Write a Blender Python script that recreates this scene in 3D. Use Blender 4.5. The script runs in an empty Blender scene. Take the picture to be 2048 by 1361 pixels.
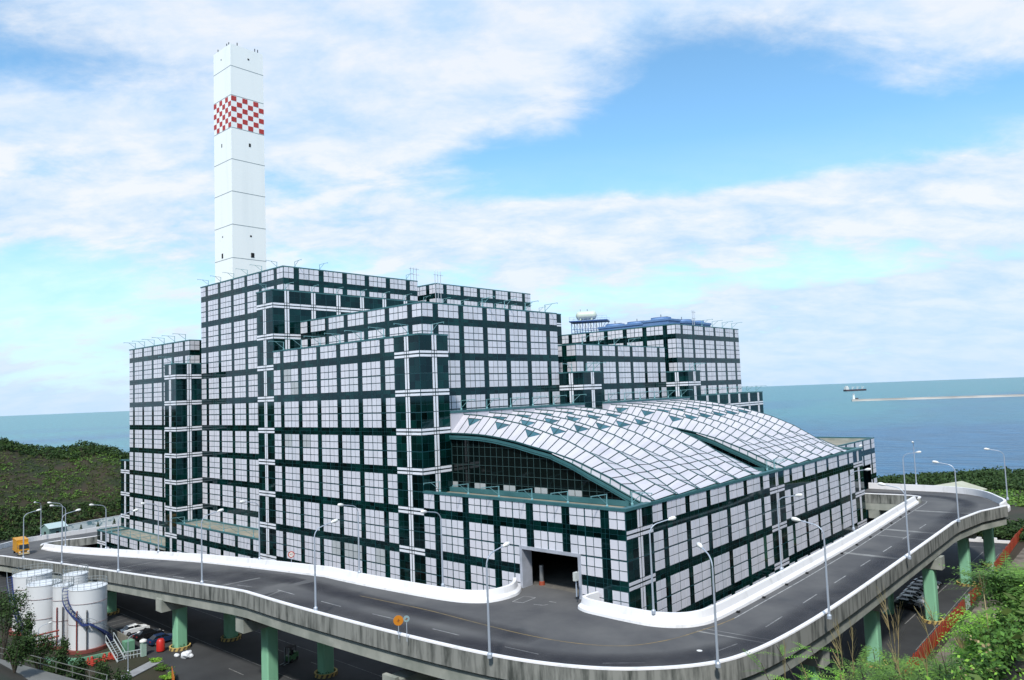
import bpy, bmesh, math, random
from mathutils import Vector, Matrix, noise
from mathutils.geometry import tessellate_polygon
random.seed(7)
S = bpy.context.scene
COL = S.collection
B = 6.0                                   # one facade bay in metres
def L(u, v, z=0.0): return Vector((v*B, u*B, z*B))
# ------------------------------------------------------------------ camera
RC = ((0.66539043, -0.74552645, -0.03802489), (0.02748802, 0.07537302, -0.99677646), (0.74598927, 0.66220029, 0.07064553))
cd = bpy.data.cameras.new('camera'); cam = bpy.data.objects.new('camera', cd); COL.objects.link(cam)
r, d, f = (Vector(k) for k in RC)
m = Matrix((r, -d, -f)).transposed().to_4x4(); m.translation = Vector((-12.51190, -8.28021, 2.41754))*B
cam.matrix_world = m
cd.sensor_width = 36; cd.lens = 1477.35/2048*36; cd.clip_start = 0.3; cd.clip_end = 40000
S.camera = cam
# ------------------------------------------------------------------ world
W = bpy.data.worlds.new('World'); S.world = W; W.use_nodes = True
nt = W.node_tree; N = nt.nodes; K = nt.links; N.clear()
SUN_EL, SUN_AZ = math.radians(50), math.radians(236)   # azimuth of the sun, clockwise from +Y
def nd(t, **k):
    n = N.new(t)
    for a, b in k.items(): setattr(n, a, b)
    return n
def mth(op, a, b=None, c=None):
    n = nd('ShaderNodeMath', operation=op)
    for i, x in enumerate((a, b, c)):
        if x is None: continue
        if isinstance(x, (int, float)): n.inputs[i].default_value = x
        else: K.new(x, n.inputs[i])
    return n.outputs[0]
sky = nd('ShaderNodeTexSky', sky_type='NISHITA'); sky.sun_disc = False
sky.sun_elevation = SUN_EL; sky.sun_rotation = SUN_AZ; sky.air_density = 1.0; sky.dust_density = 0.6; sky.ozone_density = 2.0
tc = nd('ShaderNodeTexCoord')
def dot(vec):
    n = nd('ShaderNodeVectorMath', operation='DOT_PRODUCT'); K.new(tc.outputs['Generated'], n.inputs[0]); n.inputs[1].default_value = vec; return n.outputs['Value']
FH = Vector((f.x, f.y, 0)).normalized(); RH = Vector((FH.y, -FH.x, 0))
az = mth('ARCTAN2', dot(RH), dot(FH)); el = mth('ARCSINE', dot((0, 0, 1)))
ez = mth('ADD', mth('MAXIMUM', dot((0, 0, 1)), 0.0), 0.30)
cv = nd('ShaderNodeCombineXYZ')
K.new(mth('DIVIDE', dot(RH), ez), cv.inputs[0]); K.new(mth('DIVIDE', dot(FH), ez), cv.inputs[1])
def fbm(scale, rough, dist, seedv, detail=9, sx=1.0, sy=1.0):
    mp = nd('ShaderNodeMapping'); mp.inputs['Location'].default_value = seedv; mp.inputs['Scale'].default_value = (sx, sy, 1); K.new(cv.outputs[0], mp.inputs[0])
    n = nd('ShaderNodeTexNoise'); n.inputs['Scale'].default_value = scale; n.inputs['Detail'].default_value = detail
    n.inputs['Roughness'].default_value = rough; n.inputs['Distortion'].default_value = dist; K.new(mp.outputs[0], n.inputs['Vector']); return n.outputs['Fac']
n1 = fbm(1.7, 0.50, 0.15, (3.1, 1.7, 0), sx=1.0, sy=1.25); n2 = fbm(5.5, 0.62, 0.2, (9.3, 4.2, 2), sx=0.9, sy=1.35)
base = mth('ADD', mth('MULTIPLY', n1, 0.55), mth('MULTIPLY', n2, 0.45))
def px(x, y): return math.atan((x-1024)/1477.0), (826-0.038*x-y)/1500.0
cover = None
# (x, y, half width, half height, weight): where this sky carries cloud (+) or opens to blue (-)
for bx, by, wx, wy, wt in ((1370, 260, 270, 110, -.23), (1550, 210, 150, 90, -.10), (1010, 330, 200, 60, -.10), (1280, 350, 300, 50, -.20), (330, 205, 230, 45, -.12), (640, -10, 300, 30, -.08),
                           (800, 220, 330, 150, .22), (640, 110, 320, 120, .16), (200, 60, 250, 110, .16), (760, 260, 220, 60, .10), (1600, 30, 330, 60, .20), (1900, 130, 200, 110, .24), (120, 340, 220, 60, .14), (180, 480, 260, 50, .18),
                           (1250, 440, 520, 60, .22), (1650, 410, 260, 32, .12), (120, 640, 330, 90, -.16), (120, 230, 160, 20, -.05), (1700, 570, 380, 26, -.08), (1900, 590, 190, 24, .16), (1800, 680, 400, 60, .10), (1400, 330, 200, 30, -.06), (1750, 320, 330, 50, -.16), (90, 255, 130, 30, -.10), (1500, 480, 200, 25, .06)):
    a0, e0 = px(bx, by); sa, se = wx/1477.0, wy/1500.0
    q = mth('ADD', mth('POWER', mth('ABSOLUTE', mth('DIVIDE', mth('SUBTRACT', az, a0), sa)), 2.0), mth('POWER', mth('ABSOLUTE', mth('DIVIDE', mth('SUBTRACT', el, e0), se)), 2.0))
    g = mth('MULTIPLY', mth('POWER', 2.718, mth('MULTIPLY', q, -0.7)), wt)
    cover = g if cover is None else mth('ADD', cover, g)
dens = mth('ADD', base, cover)
mr = nd('ShaderNodeMapRange', interpolation_type='SMOOTHSTEP'); K.new(dens, mr.inputs[0]); mr.inputs[1].default_value = 0.36; mr.inputs[2].default_value = 0.68
low = nd('ShaderNodeMapRange'); K.new(el, low.inputs[0]); low.inputs[1].default_value = -0.02; low.inputs[2].default_value = 0.32; low.inputs[3].default_value = 0.85; low.inputs[4].default_value = 0.0
amt = mth('MINIMUM', mth('ADD', mth('MULTIPLY', mr.outputs[0], 0.92), low.outputs[0]), 0.97)
bg1 = nd('ShaderNodeBackground'); bg1.inputs['Strength'].default_value = 0.15
hs = nd('ShaderNodeMixRGB', blend_type='MULTIPLY'); hs.inputs[0].default_value = 1; hs.inputs[2].default_value = (0.80, 1.08, 1.10, 1); K.new(sky.outputs[0], hs.inputs[1]); K.new(hs.outputs[0], bg1.inputs['Color'])
cc = nd('ShaderNodeMixRGB'); cc.inputs[1].default_value = (0.43, 0.58, 0.77, 1); cc.inputs[2].default_value = (0.68, 0.71, 0.755, 1)
cf = nd('ShaderNodeMapRange'); K.new(n2, cf.inputs[0]); cf.inputs[1].default_value = 0.35; cf.inputs[2].default_value = 0.62
lo2 = nd('ShaderNodeMapRange'); K.new(el, lo2.inputs[0]); lo2.inputs[1].default_value = 0.0; lo2.inputs[2].default_value = 0.2; lo2.inputs[3].default_value = 0.25; lo2.inputs[4].default_value = 1.0
K.new(mth('MULTIPLY', cf.outputs[0], lo2.outputs[0]), cc.inputs[0])
bg2 = nd('ShaderNodeBackground'); K.new(cc.outputs[0], bg2.inputs['Color']); bg2.inputs['Strength'].default_value = 0.95
mx = nd('ShaderNodeMixShader'); K.new(amt, mx.inputs[0]); K.new(bg1.outputs[0], mx.inputs[1]); K.new(bg2.outputs[0], mx.inputs[2])
wo = nd('ShaderNodeOutputWorld'); K.new(mx.outputs[0], wo.inputs[0])
# ------------------------------------------------------------------ sun (thin bright cloud in front of it)
ld = bpy.data.lights.new('sun', 'SUN'); ld.energy = 2.9; ld.angle = math.radians(5); ld.color = (1, .96, .9)
lo = bpy.data.objects.new('sun', ld); COL.objects.link(lo)
sd = Vector((math.sin(SUN_AZ)*math.cos(SUN_EL), math.cos(SUN_AZ)*math.cos(SUN_EL), math.sin(SUN_EL)))
lo.rotation_euler = sd.to_track_quat('Z', 'Y').to_euler()
S.view_settings.view_transform = 'Standard'; S.view_settings.look = 'None'; S.view_settings.exposure = 0.5; S.view_settings.gamma = 1
S.render.resolution_x = 1024; S.render.resolution_y = 680

# ------------------------------------------------------------------ materials
MATS = {}
def mat(name, col, rough=.6, metal=0.0, spec=.5, var=0.0, isl=0.0, scale=1.0, stretch=(1, 1, 1), col2=None, bump=0.0, ior=None, lo=.35, hi=.65, coord='Object', detail=5):
    if name in MATS: return MATS[name]
    m = bpy.data.materials.new(name); m.use_nodes = True; t = m.node_tree; b = t.nodes['Principled BSDF']
    b.inputs['Roughness'].default_value = rough; b.inputs['Metallic'].default_value = metal; b.inputs['Specular IOR Level'].default_value = spec
    if ior: b.inputs['IOR'].default_value = ior
    c = (*col, 1); out = None
    if col2 or bump:
        tcn = t.nodes.new('ShaderNodeTexCoord'); mp = t.nodes.new('ShaderNodeMapping'); mp.inputs['Scale'].default_value = stretch
        nz = t.nodes.new('ShaderNodeTexNoise'); nz.inputs['Scale'].default_value = scale; nz.inputs['Detail'].default_value = detail; nz.inputs['Roughness'].default_value = .6
        t.links.new(tcn.outputs[coord], mp.inputs[0]); t.links.new(mp.outputs[0], nz.inputs['Vector'])
    if col2:
        rp = t.nodes.new('ShaderNodeMapRange'); rp.inputs[1].default_value = lo; rp.inputs[2].default_value = hi; t.links.new(nz.outputs[0], rp.inputs[0])
        mixn = t.nodes.new('ShaderNodeMixRGB'); mixn.inputs[1].default_value = c; mixn.inputs[2].default_value = (*col2, 1); t.links.new(rp.outputs[0], mixn.inputs[0]); out = mixn.outputs[0]
    if isl:
        ge = t.nodes.new('ShaderNodeNewGeometry'); hv = t.nodes.new('ShaderNodeHueSaturation')
        rr = t.nodes.new('ShaderNodeMapRange'); rr.inputs[3].default_value = 1-isl; rr.inputs[4].default_value = 1+isl
        t.links.new(ge.outputs['Random Per Island'], rr.inputs[0]); t.links.new(rr.outputs[0], hv.inputs['Value'])
        if out: t.links.new(out, hv.inputs['Color'])
        else: hv.inputs['Color'].default_value = c
        out = hv.outputs[0]
    if out: t.links.new(out, b.inputs['Base Color'])
    else: b.inputs['Base Color'].default_value = c
    if bump:
        bn = t.nodes.new('ShaderNodeBump'); bn.inputs['Strength'].default_value = bump; bn.inputs['Distance'].default_value = .1; t.links.new(nz.outputs[0], bn.inputs['Height']); t.links.new(bn.outputs[0], b.inputs['Normal'])
    MATS[name] = m; return m
SP = 1
BANDW = mat('white_band', (.74, .75, .80), .4)
PANEL = mat('white_panel', (.65, .64, .69), .36, isl=.06, col2=(.55, .565, .62), scale=.22, stretch=(1, 1, .25), lo=.4, hi=.75, detail=7)
PANEL_OLD = mat('weathered_panel', (.42, .44, .45), .5, isl=.06)
TEAL = mat('teal_frame', (.006, .050, .060), .45, isl=0)
GLASS = mat('green_glass', (.0008, .006, .0065), .05, ior=1.45, isl=.8, col2=(.0015, .020, .017), scale=.15, stretch=(1, 1, .25))
for gm_ in (GLASS,): gm_.node_tree.nodes['Principled BSDF'].inputs['Specular Tint'].default_value = (.38, .82, 1.0, 1)
TEALC = mat('teal_coping', (.028, .105, .115), .5, col2=(.045, .14, .15), scale=.4)
DAVIT = mat('pale_teal_steel', (.16, .33, .35), .5)
ROOFM = mat('roof_sheet', (.52, .50, .535), .45, isl=.045, col2=(.44, .43, .47), scale=.3, lo=.45, hi=.75, detail=8)
RIB = mat('roof_rib', (.05, .13, .13), .5)
SKYL = mat('skylight_glass', (.045, .12, .15), .12, ior=1.5, isl=.3)
ROOFC = mat('roof_concrete', (.30, .27, .21), .9, col2=(.20, .20, .16), scale=.25)
WHITEP = mat('chimney_white', (.84, .85, .82), .7, col2=(.76, .78, .76), scale=.25, stretch=(1, 1, .08), lo=.5, hi=.8, detail=8)
REDP = mat('checker_red', (.42, .035, .03), .6)
GREYJ = mat('joint_grey', (.30, .34, .35), .8)
DARK = mat('dark_void', (.006, .007, .008), .9)
CONC = mat('weathered_concrete', (.25, .255, .235), .9, col2=(.05, .056, .05), scale=.8, stretch=(1.3, 1.3, .22), lo=.44, hi=.66, detail=12)
CONCB = mat('girder_concrete', (.36, .37, .33), .9, col2=(.22, .24, .21), scale=.35, detail=7)
BARW = mat('barrier_white', (.78, .77, .78), .65, col2=(.50, .50, .48), scale=.55, stretch=(1, 1, .35), lo=.54, hi=.82, detail=9)
GREENP = mat('mint_column_paint', (.26, .55, .36), .6, col2=(.20, .46, .29), scale=.4, stretch=(1, 1, .3))
POLE = mat('galvanised_pole', (.40, .45, .52), .4, metal=.2)
LAMPW = mat('lamp_white', (.75, .75, .72), .4)
STEELB = mat('blue_steel', (.03, .08, .25), .5)
BLUEP = mat('cooling_blue', (.08, .17, .36), .6, col2=(.12, .22, .40), scale=.3)
TANKP = mat('tank_white', (.68, .70, .72), .4, col2=(.62, .64, .66), scale=.25, stretch=(1, 1, .3))
TANKC = mat('tank_cream', (.52, .58, .48), .45)
REDPIPE = mat('red_pipe', (.22, .035, .025), .5)
DBLUE = mat('stair_blue', (.03, .05, .17), .5)
RAILG = mat('rail_grey', (.22, .25, .26), .5)
YEL = mat('truck_yellow', (.62, .30, .012), .45, col2=(.55, .25, .01), scale=.6)
TYRE = mat('tyre', (.015, .015, .016), .8)
CARG = mat('car_glass', (.01, .013, .016), .08)
ORANGE = mat('sign_orange', (.55, .20, .015), .5)
FENCER = mat('fence_red', (.36, .035, .012), .6, isl=.18, col2=(.30, .06, .02), scale=.5)
HAZY = mat('hazard_yellow', (.50, .36, .12), .7); HAZK = mat('hazard_black', (.10, .075, .045), .7)

# asphalt with tyre-darkened tracks and patches
def asphalt(name, c1, c2, sc):
    return mat(name, c1, .85, col2=c2, scale=sc, stretch=(1, 1, 1), lo=.35, hi=.68, detail=9)
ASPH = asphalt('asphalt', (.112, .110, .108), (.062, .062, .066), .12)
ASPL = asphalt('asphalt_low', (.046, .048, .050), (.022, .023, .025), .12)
MARKW = mat('marking_white', (.42, .42, .41), .8, col2=(.20, .20, .20), scale=1.2)
MARKY = mat('marking_yellow', (.30, .21, .08), .8, col2=(.15, .12, .07), scale=1.0)
JOINT = mat('expansion_joint', (.26, .26, .25), .85, col2=(.17, .17, .165), scale=.8)

# ------------------------------------------------------------------ mesh helpers
class MB:
    def __init__(s): s.v = []; s.f = []
    def quad(s, *p):
        i = len(s.v); s.v += [tuple(q) for q in p]; s.f.append(tuple(range(i, i+len(p))))
    def hexa(s, p, skip=()):   # p: 8 corners, bottom 4 ccw then top 4
        i = len(s.v); s.v += [tuple(q) for q in p]
        for k, q in enumerate(((3, 2, 1, 0), (4, 5, 6, 7), (0, 1, 5, 4), (1, 2, 6, 5), (2, 3, 7, 6), (3, 0, 4, 7))):
            if k not in skip: s.f.append(tuple(i+j for j in q))
    def box(s, a, b, skip=()):
        x0, y0, z0 = a; x1, y1, z1 = b
        x0, x1 = min(x0, x1), max(x0, x1); y0, y1 = min(y0, y1), max(y0, y1); z0, z1 = min(z0, z1), max(z0, z1)
        s.hexa([(x0, y0, z0), (x1, y0, z0), (x1, y1, z0), (x0, y1, z0), (x0, y0, z1), (x1, y0, z1), (x1, y1, z1), (x0, y1, z1)], skip)
    def obox(s, c, ax, ay, az_):      # centre + three half-axes
        c, ax, ay, az_ = map(Vector, (c, ax, ay, az_))
        s.hexa([c-ax-ay-az_, c+ax-ay-az_, c+ax+ay-az_, c-ax+ay-az_, c-ax-ay+az_, c+ax-ay+az_, c+ax+ay+az_, c-ax+ay+az_])
    def bar(s, a, b, w, h=None):
        a, b = Vector(a), Vector(b); h = h or w; d = (b-a); l = d.length
        if l < 1e-6: return
        d /= l; up = Vector((0, 0, 1)) if abs(d.z) < .95 else Vector((1, 0, 0)); x = d.cross(up).normalized(); y = x.cross(d)
        s.obox((a+b)/2, d*l/2, x*w/2, y*h/2)
    def tube(s, pts, rad, n=8, caps=True):
        pts = [Vector(p) for p in pts]; rads = rad if isinstance(rad, (list, tuple)) else [rad]*len(pts); base0 = len(s.v); prev = None
        for k, p in enumerate(pts):
            d = (pts[min(k+1, len(pts)-1)]-pts[max(k-1, 0)]).normalized()
            if prev is None:
                up = Vector((0, 0, 1)) if abs(d.z) < .9 else Vector((1, 0, 0)); x = d.cross(up).normalized()
            else: x = (prev - d*prev.dot(d)).normalized()
            prev = x; y = d.cross(x)
            for j in range(n):
                a = 2*math.pi*j/n; s.v.append(tuple(p+(x*math.cos(a)+y*math.sin(a))*rads[k]))
        for k in range(len(pts)-1):
            for j in range(n):
                a = base0+k*n+j; b = base0+k*n+(j+1) % n; s.f.append((a, b, b+n, a+n))
        if caps:
            s.f.append(tuple(base0+j for j in range(n))[::-1]); s.f.append(tuple(base0+(len(pts)-1)*n+j for j in range(n)))
    def lathe(s, c, prof, n=32, a0=0, a1=2*math.pi):   # prof: (r, z)
        c = Vector(c); b0 = len(s.v); full = abs(a1-a0-2*math.pi) < 1e-6; cols = n if full else n+1
        for rr, zz in prof:
            for j in range(cols):
                a = a0+(a1-a0)*j/n; s.v.append((c.x+rr*math.cos(a), c.y+rr*math.sin(a), c.z+zz))
        for k in range(len(prof)-1):
            for j in range(n):
                a = b0+k*cols+j; b = b0+k*cols+(j+1) % cols; s.f.append((a, b, b+cols, a+cols))
    def sweep(s, path, prof, side=1, closed=True, caps=True):
        """path: list of world Vectors; prof: (offset sideways, z) ring"""
        b0 = len(s.v); n = len(prof); nr = normals(path, side)
        for p, q in zip(path, nr):
            for o, z in prof: s.v.append((p.x+q.x*o, p.y+q.y*o, p.z+z))
        for k in range(len(path)-1):
            for j in range(n if closed else n-1):
                a = b0+k*n+j; b = b0+k*n+(j+1) % n; s.f.append((a, b, b+n, a+n))
        if caps and closed:
            s.f.append(tuple(b0+j for j in range(n))[::-1]); s.f.append(tuple(b0+(len(path)-1)*n+j for j in range(n)))
def normals(path, side=1):
    o = []
    for k in range(len(path)):
        d = path[min(k+1, len(path)-1)]-path[max(k-1, 0)]; d.z = 0; d.normalize(); o.append(Vector((d.y, -d.x, 0))*side)
    return o
def obj(name, mb, m, parent=None, loc=None, smooth=False, **props):
    me = bpy.data.meshes.new(name); me.from_pydata(mb.v, [], mb.f); me.update(); me.materials.append(m)
    if smooth: me.polygons.foreach_set('use_smooth', [True]*len(me.polygons))
    if smooth == 'auto': me.set_sharp_from_angle(angle=math.radians(40))
    o = bpy.data.objects.new(name, me); COL.objects.link(o)
    if parent: o.parent = parent
    if loc is not None: o.location = loc
    for a, b in props.items(): o[a] = b
    return o
def thing(name, label, cat, loc=(0, 0, 0), rz=0, group=None):
    o = bpy.data.objects.new(name, None); COL.objects.link(o); o.location = loc; o.rotation_euler = (0, 0, rz)
    o['label'] = label; o['category'] = cat
    if group: o['group'] = group
    return o
def dup(root, loc, rz=0, label=None, scale=None):
    r = root.copy(); COL.objects.link(r); r.location = loc; r.rotation_euler = (0, 0, rz)
    if label: r['label'] = label
    if scale: r.scale = scale
    for ch in list(root.children):
        c = ch.copy(); COL.objects.link(c); c.parent = r
        for g in ch.children:
            e = g.copy(); COL.objects.link(e); e.parent = c
    return r
def struct(name, mb, m, **k): return obj(name, mb, m, kind='structure', **k)
def catmull(p, n=6):
    q = [p[0]*2-p[1]]+list(p)+[p[-1]*2-p[-2]]; out = []
    for i in range(1, len(q)-2):
        for j in range(n):
            t = j/n; a, b, c, d = q[i-1:i+3]
            out.append(0.5*((2*b)+(c-a)*t+(2*a-5*b+4*c-d)*t*t+(3*b-a-3*c+d)*t**3))
    out.append(p[-1]); return out
ZR0 = -1.9
def zr(u): return ZR0 if u < 7.5 else ZR0-0.075*(u-7.5)
def rd(u, v, dz=0): return L(u, v, zr(u)+dz)

# ------------------------------------------------------------------ SEA
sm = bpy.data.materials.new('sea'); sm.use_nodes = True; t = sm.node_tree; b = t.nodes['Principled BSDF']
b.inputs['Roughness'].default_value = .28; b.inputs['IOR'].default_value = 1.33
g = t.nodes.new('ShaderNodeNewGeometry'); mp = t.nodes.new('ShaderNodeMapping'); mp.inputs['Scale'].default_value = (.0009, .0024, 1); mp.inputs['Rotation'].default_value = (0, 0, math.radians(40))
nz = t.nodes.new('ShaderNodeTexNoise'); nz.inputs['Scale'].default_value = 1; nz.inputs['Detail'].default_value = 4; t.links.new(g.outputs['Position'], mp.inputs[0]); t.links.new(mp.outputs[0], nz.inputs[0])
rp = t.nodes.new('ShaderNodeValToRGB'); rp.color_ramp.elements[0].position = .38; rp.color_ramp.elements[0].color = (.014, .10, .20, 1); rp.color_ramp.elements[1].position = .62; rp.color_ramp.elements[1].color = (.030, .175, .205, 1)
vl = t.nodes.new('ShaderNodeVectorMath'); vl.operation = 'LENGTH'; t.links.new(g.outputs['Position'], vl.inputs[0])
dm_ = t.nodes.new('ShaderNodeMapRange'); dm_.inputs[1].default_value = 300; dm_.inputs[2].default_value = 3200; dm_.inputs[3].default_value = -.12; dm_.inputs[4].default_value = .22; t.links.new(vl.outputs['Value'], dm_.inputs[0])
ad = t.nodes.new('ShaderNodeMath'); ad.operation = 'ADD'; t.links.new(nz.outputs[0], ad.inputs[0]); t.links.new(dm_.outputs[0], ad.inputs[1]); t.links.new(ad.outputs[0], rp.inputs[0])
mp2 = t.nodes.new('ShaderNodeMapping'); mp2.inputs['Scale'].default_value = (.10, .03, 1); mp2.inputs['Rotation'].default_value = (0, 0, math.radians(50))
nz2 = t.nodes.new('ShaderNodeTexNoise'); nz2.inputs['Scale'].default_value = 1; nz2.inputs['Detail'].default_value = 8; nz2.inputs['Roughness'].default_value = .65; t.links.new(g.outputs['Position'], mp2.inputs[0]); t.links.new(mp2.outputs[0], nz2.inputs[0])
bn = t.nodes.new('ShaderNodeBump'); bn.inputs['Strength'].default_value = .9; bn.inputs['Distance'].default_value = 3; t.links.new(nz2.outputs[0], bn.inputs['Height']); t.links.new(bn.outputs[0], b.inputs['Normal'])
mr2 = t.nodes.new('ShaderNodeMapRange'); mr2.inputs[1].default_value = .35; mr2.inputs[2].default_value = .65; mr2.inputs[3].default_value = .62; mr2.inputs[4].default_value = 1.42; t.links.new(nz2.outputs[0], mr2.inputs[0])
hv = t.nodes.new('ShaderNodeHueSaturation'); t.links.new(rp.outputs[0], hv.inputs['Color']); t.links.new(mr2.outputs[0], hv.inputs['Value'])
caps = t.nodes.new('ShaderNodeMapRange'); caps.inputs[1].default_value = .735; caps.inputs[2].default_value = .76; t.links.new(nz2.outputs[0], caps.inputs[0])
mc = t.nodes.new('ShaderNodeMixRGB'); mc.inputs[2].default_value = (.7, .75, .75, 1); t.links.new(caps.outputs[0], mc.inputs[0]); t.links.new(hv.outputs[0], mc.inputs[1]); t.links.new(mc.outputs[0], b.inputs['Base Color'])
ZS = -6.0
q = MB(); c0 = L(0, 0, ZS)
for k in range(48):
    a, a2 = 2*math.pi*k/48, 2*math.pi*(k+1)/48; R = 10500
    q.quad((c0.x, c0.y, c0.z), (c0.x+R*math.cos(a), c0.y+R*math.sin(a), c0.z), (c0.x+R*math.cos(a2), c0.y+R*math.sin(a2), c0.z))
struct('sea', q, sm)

# ------------------------------------------------------------------ TERRAIN
def lerp(a, b, t): return a+(b-a)*max(0, min(1, t))
def interp(x, pts):
    if x <= pts[0][0]: return pts[0][1]
    for (a, b_), (c, d_) in zip(pts, pts[1:]):
        if x <= c: return b_+(d_-b_)*(x-a)/(c-a)
    return pts[-1][1]
RIDGE = [(-14, .9), (0, .72), (2, .1), (4, -.2), (5.2, .05), (6.4, -.35), (8, -1.0), (12, -2.2), (20, -4.0)]
def height(u, v):
    h = -4.0
    n = noise.noise(Vector((u*.22, v*.22, 0)))*.35+noise.noise(Vector((u*.7, v*.7, 3)))*.14
    if u > 37:                                            # scrub-covered coastal ridge
        top = interp(v, RIDGE)
        if u < 45: hh = -4+(top+4)*(1-(1-(u-37)/8.0)**1.35)
        else: hh = top-(u-45)*.16
        h = max(-7, hh)+n*min(1, (u-37)/3)*.5
    if v > 21:                                            # coastal flat running down to the shore
        sh = interp(u, [(3, 60), (10, 50.5), (14, 46)])
        k = lerp(-4, -5.75, (v-23)/(sh-24))
        if v > sh: k = -5.75-(v-sh)*.4
        h = min(h, k) if u > 37 else k+n*.12
    if v < 21 and u < -4.6: h = max(h, -4+(-4.6-u)*1.72)   # slope up to the viewpoint
    if v < -6.3: h = max(h, -4+(-6.3-v)*.86)
    dc = math.hypot(u+8.28, v+12.51)
    if dc < 4: h = min(h, 1.75)
    h = min(h, 2.0 if dc > 3 else 1.75)
    if h > -3.9 and u < 36: h += n*.4
    return max(h, -7)
GM = mat('ground_soil', (.038, .028, .016), .95, col2=(.016, .026, .008), scale=.10, lo=.40, hi=.60, detail=10, bump=.6)
q = MB(); us = [-16+.5*i for i in range(190)]; vs = [-22+.5*i for i in range(190)]
for u in us:
    for v in vs: q.v.append(tuple(L(u, v, height(u, v)-.01)))
nv = len(vs)
for i in range(len(us)-1):
    for j in range(nv-1): q.f.append((i*nv+j, (i+1)*nv+j, (i+1)*nv+j+1, i*nv+j+1))
struct('ground', q, GM, smooth=True)
# lower yard: asphalt sheet
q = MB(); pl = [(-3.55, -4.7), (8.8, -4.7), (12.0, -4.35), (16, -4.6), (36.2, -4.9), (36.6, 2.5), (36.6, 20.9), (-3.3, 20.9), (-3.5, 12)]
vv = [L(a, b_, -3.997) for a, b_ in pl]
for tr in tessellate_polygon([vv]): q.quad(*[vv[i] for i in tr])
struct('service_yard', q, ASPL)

# ------------------------------------------------------------------ FACADES
def cells(a, b):
    """split [a,b] into pane intervals; returns (x0,x1,isgroup)"""
    o = []
    for n in range(math.floor(a)-1, math.ceil(b)+2):
        for s, e, gflag in ((-.4, -.2, 1), (-.2, 0, 1), (0, .2, 1), (.2, .4, 1), (.4, .5, 0), (.5, .6, 0)):
            x0, x1 = max(n+s, a), min(n+e, b)
            if x1-x0 > .03: o.append((x0, x1, gflag, abs(x0-n) < 1e-6, abs(x1-n) < 1e-6))
    return sorted(o)
def P3(axis, c, out, a, z, dd):
    return L(a, c+out*dd, z) if axis == 'u' else L(c+out*dd, a, z)
def plate(mb, axis, c, out, a0, a1, z0, z1, d0, d1):
    pts = [P3(axis, c, out, a, z, dd) for dd in (d0, d1) for a, z in ((a0, z0), (a1, z0), (a1, z1), (a0, z1))]
    p = pts[:4]; r_ = pts[4:]; mb.hexa(p+r_, skip=(0,))
OLD = set()
def facade(fr, wh, gl, old, axis, c, out, a, b, z0, z1, style='panel', holes=(), oldset=()):
    fr.quad(*[P3(axis, c, out, x, z, 0) for x, z in ((a, z0), (b, z0), (b, z1), (a, z1))]) if not holes else None
    if holes:
        xs = sorted({a, b}|{h[0] for h in holes}|{h[1] for h in holes}); zs = sorted({z0, z1}|{h[2] for h in holes}|{h[3] for h in holes})
        for x0, x1 in zip(xs, xs[1:]):
            for y0, y1 in zip(zs, zs[1:]):
                if not any(h[0] <= (x0+x1)/2 <= h[1] and h[2] <= (y0+y1)/2 <= h[3] for h in holes):
                    fr.quad(*[P3(axis, c, out, x, z, 0) for x, z in ((x0, y0), (x1, y0), (x1, y1), (x0, y1))])
    g1, g2 = .0105, .0185
    cx, cz = cells(a, b), cells(z0, z1)
    for x0, x1, gx, lx, hx in cx:
        for y0, y1, gz, lz, hz in cz:
            if holes:
                for h in holes:
                    if x0 < h[1] and x1 > h[0] and y0 < h[3] and y1 > h[2]: break
                else: h = None
                if h:
                    X0, X1, Y0, Y1 = x0, x1, y0, y1
                    if x0 < h[0]: X1 = min(x1, h[0])
                    elif x1 > h[1]: X0 = max(x0, h[1])
                    elif y1 > h[3]: Y0 = max(y0, h[3])
                    else: continue
                    if X1-X0 < .03 or Y1-Y0 < .03: continue
                    x0_, x1_, y0_, y1_ = X0, X1, Y0, Y1
                else: x0_, x1_, y0_, y1_ = x0, x1, y0, y1
            else: x0_, x1_, y0_, y1_ = x0, x1, y0, y1
            e0, e1 = x0_+(g2 if lx else g1), x1_-(g2 if hx else g1); k0, k1 = y0_+(g2 if lz else g1), y1_-(g2 if hz else g1)
            if gx and gz and style == 'panel':
                tgt = old if (round(math.floor((x0+.6))), round(math.floor(y0+.6)), x0 >= math.floor(x0+.6)-1e-6, y0 >= math.floor(y0+.6)-1e-6) in oldset else wh
                plate(tgt, axis, c, out, e0, e1, k0, k1, .001, .011)
            else:
                e0, e1, k0, k1 = e0-.006, e1+.006, k0-.006, k1+.006
                gl.quad(*[P3(axis, c, out, x, z, .004) for x, z in ((e0, k0), (e1, k0), (e1, k1), (e0, k1))])
    if style == 'glass':
        def bars(a_, b_):
            o = []; m_ = []
            for n in range(math.floor(a_)-1, math.ceil(b_)+2):
                for s, e in ((.422, .482), (.518, .578)):
                    s0, e0 = max(a_+.01, n+s), min(b_-.01, n+e)
                    if e0-s0 > .02: o.append((s0, e0))
                for s, e in ((-.40, -.009), (.009, .40)):
                    s0, e0 = max(a_+.01, n+s), min(b_-.01, n+e)
                    if e0-s0 > .02: m_.append((s0, e0))
            return o, m_
        bx, mx_ = bars(a, b); bz, mz_ = bars(z0, z1)
        for x0, x1 in bx:
            for y0, y1 in bz+mz_: plate(wh, axis, c, out, x0, x1, y0, y1, .003, .013)
        for x0, x1 in mx_:
            for y0, y1 in bz: plate(wh, axis, c, out, x0, x1, y0, y1, .003, .013)
PLANT = thing('incineration_plant', 'huge stepped plant clad in white square panels and dark green glass strips beside the sea', 'industrial building')
ZG = -4.02
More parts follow.
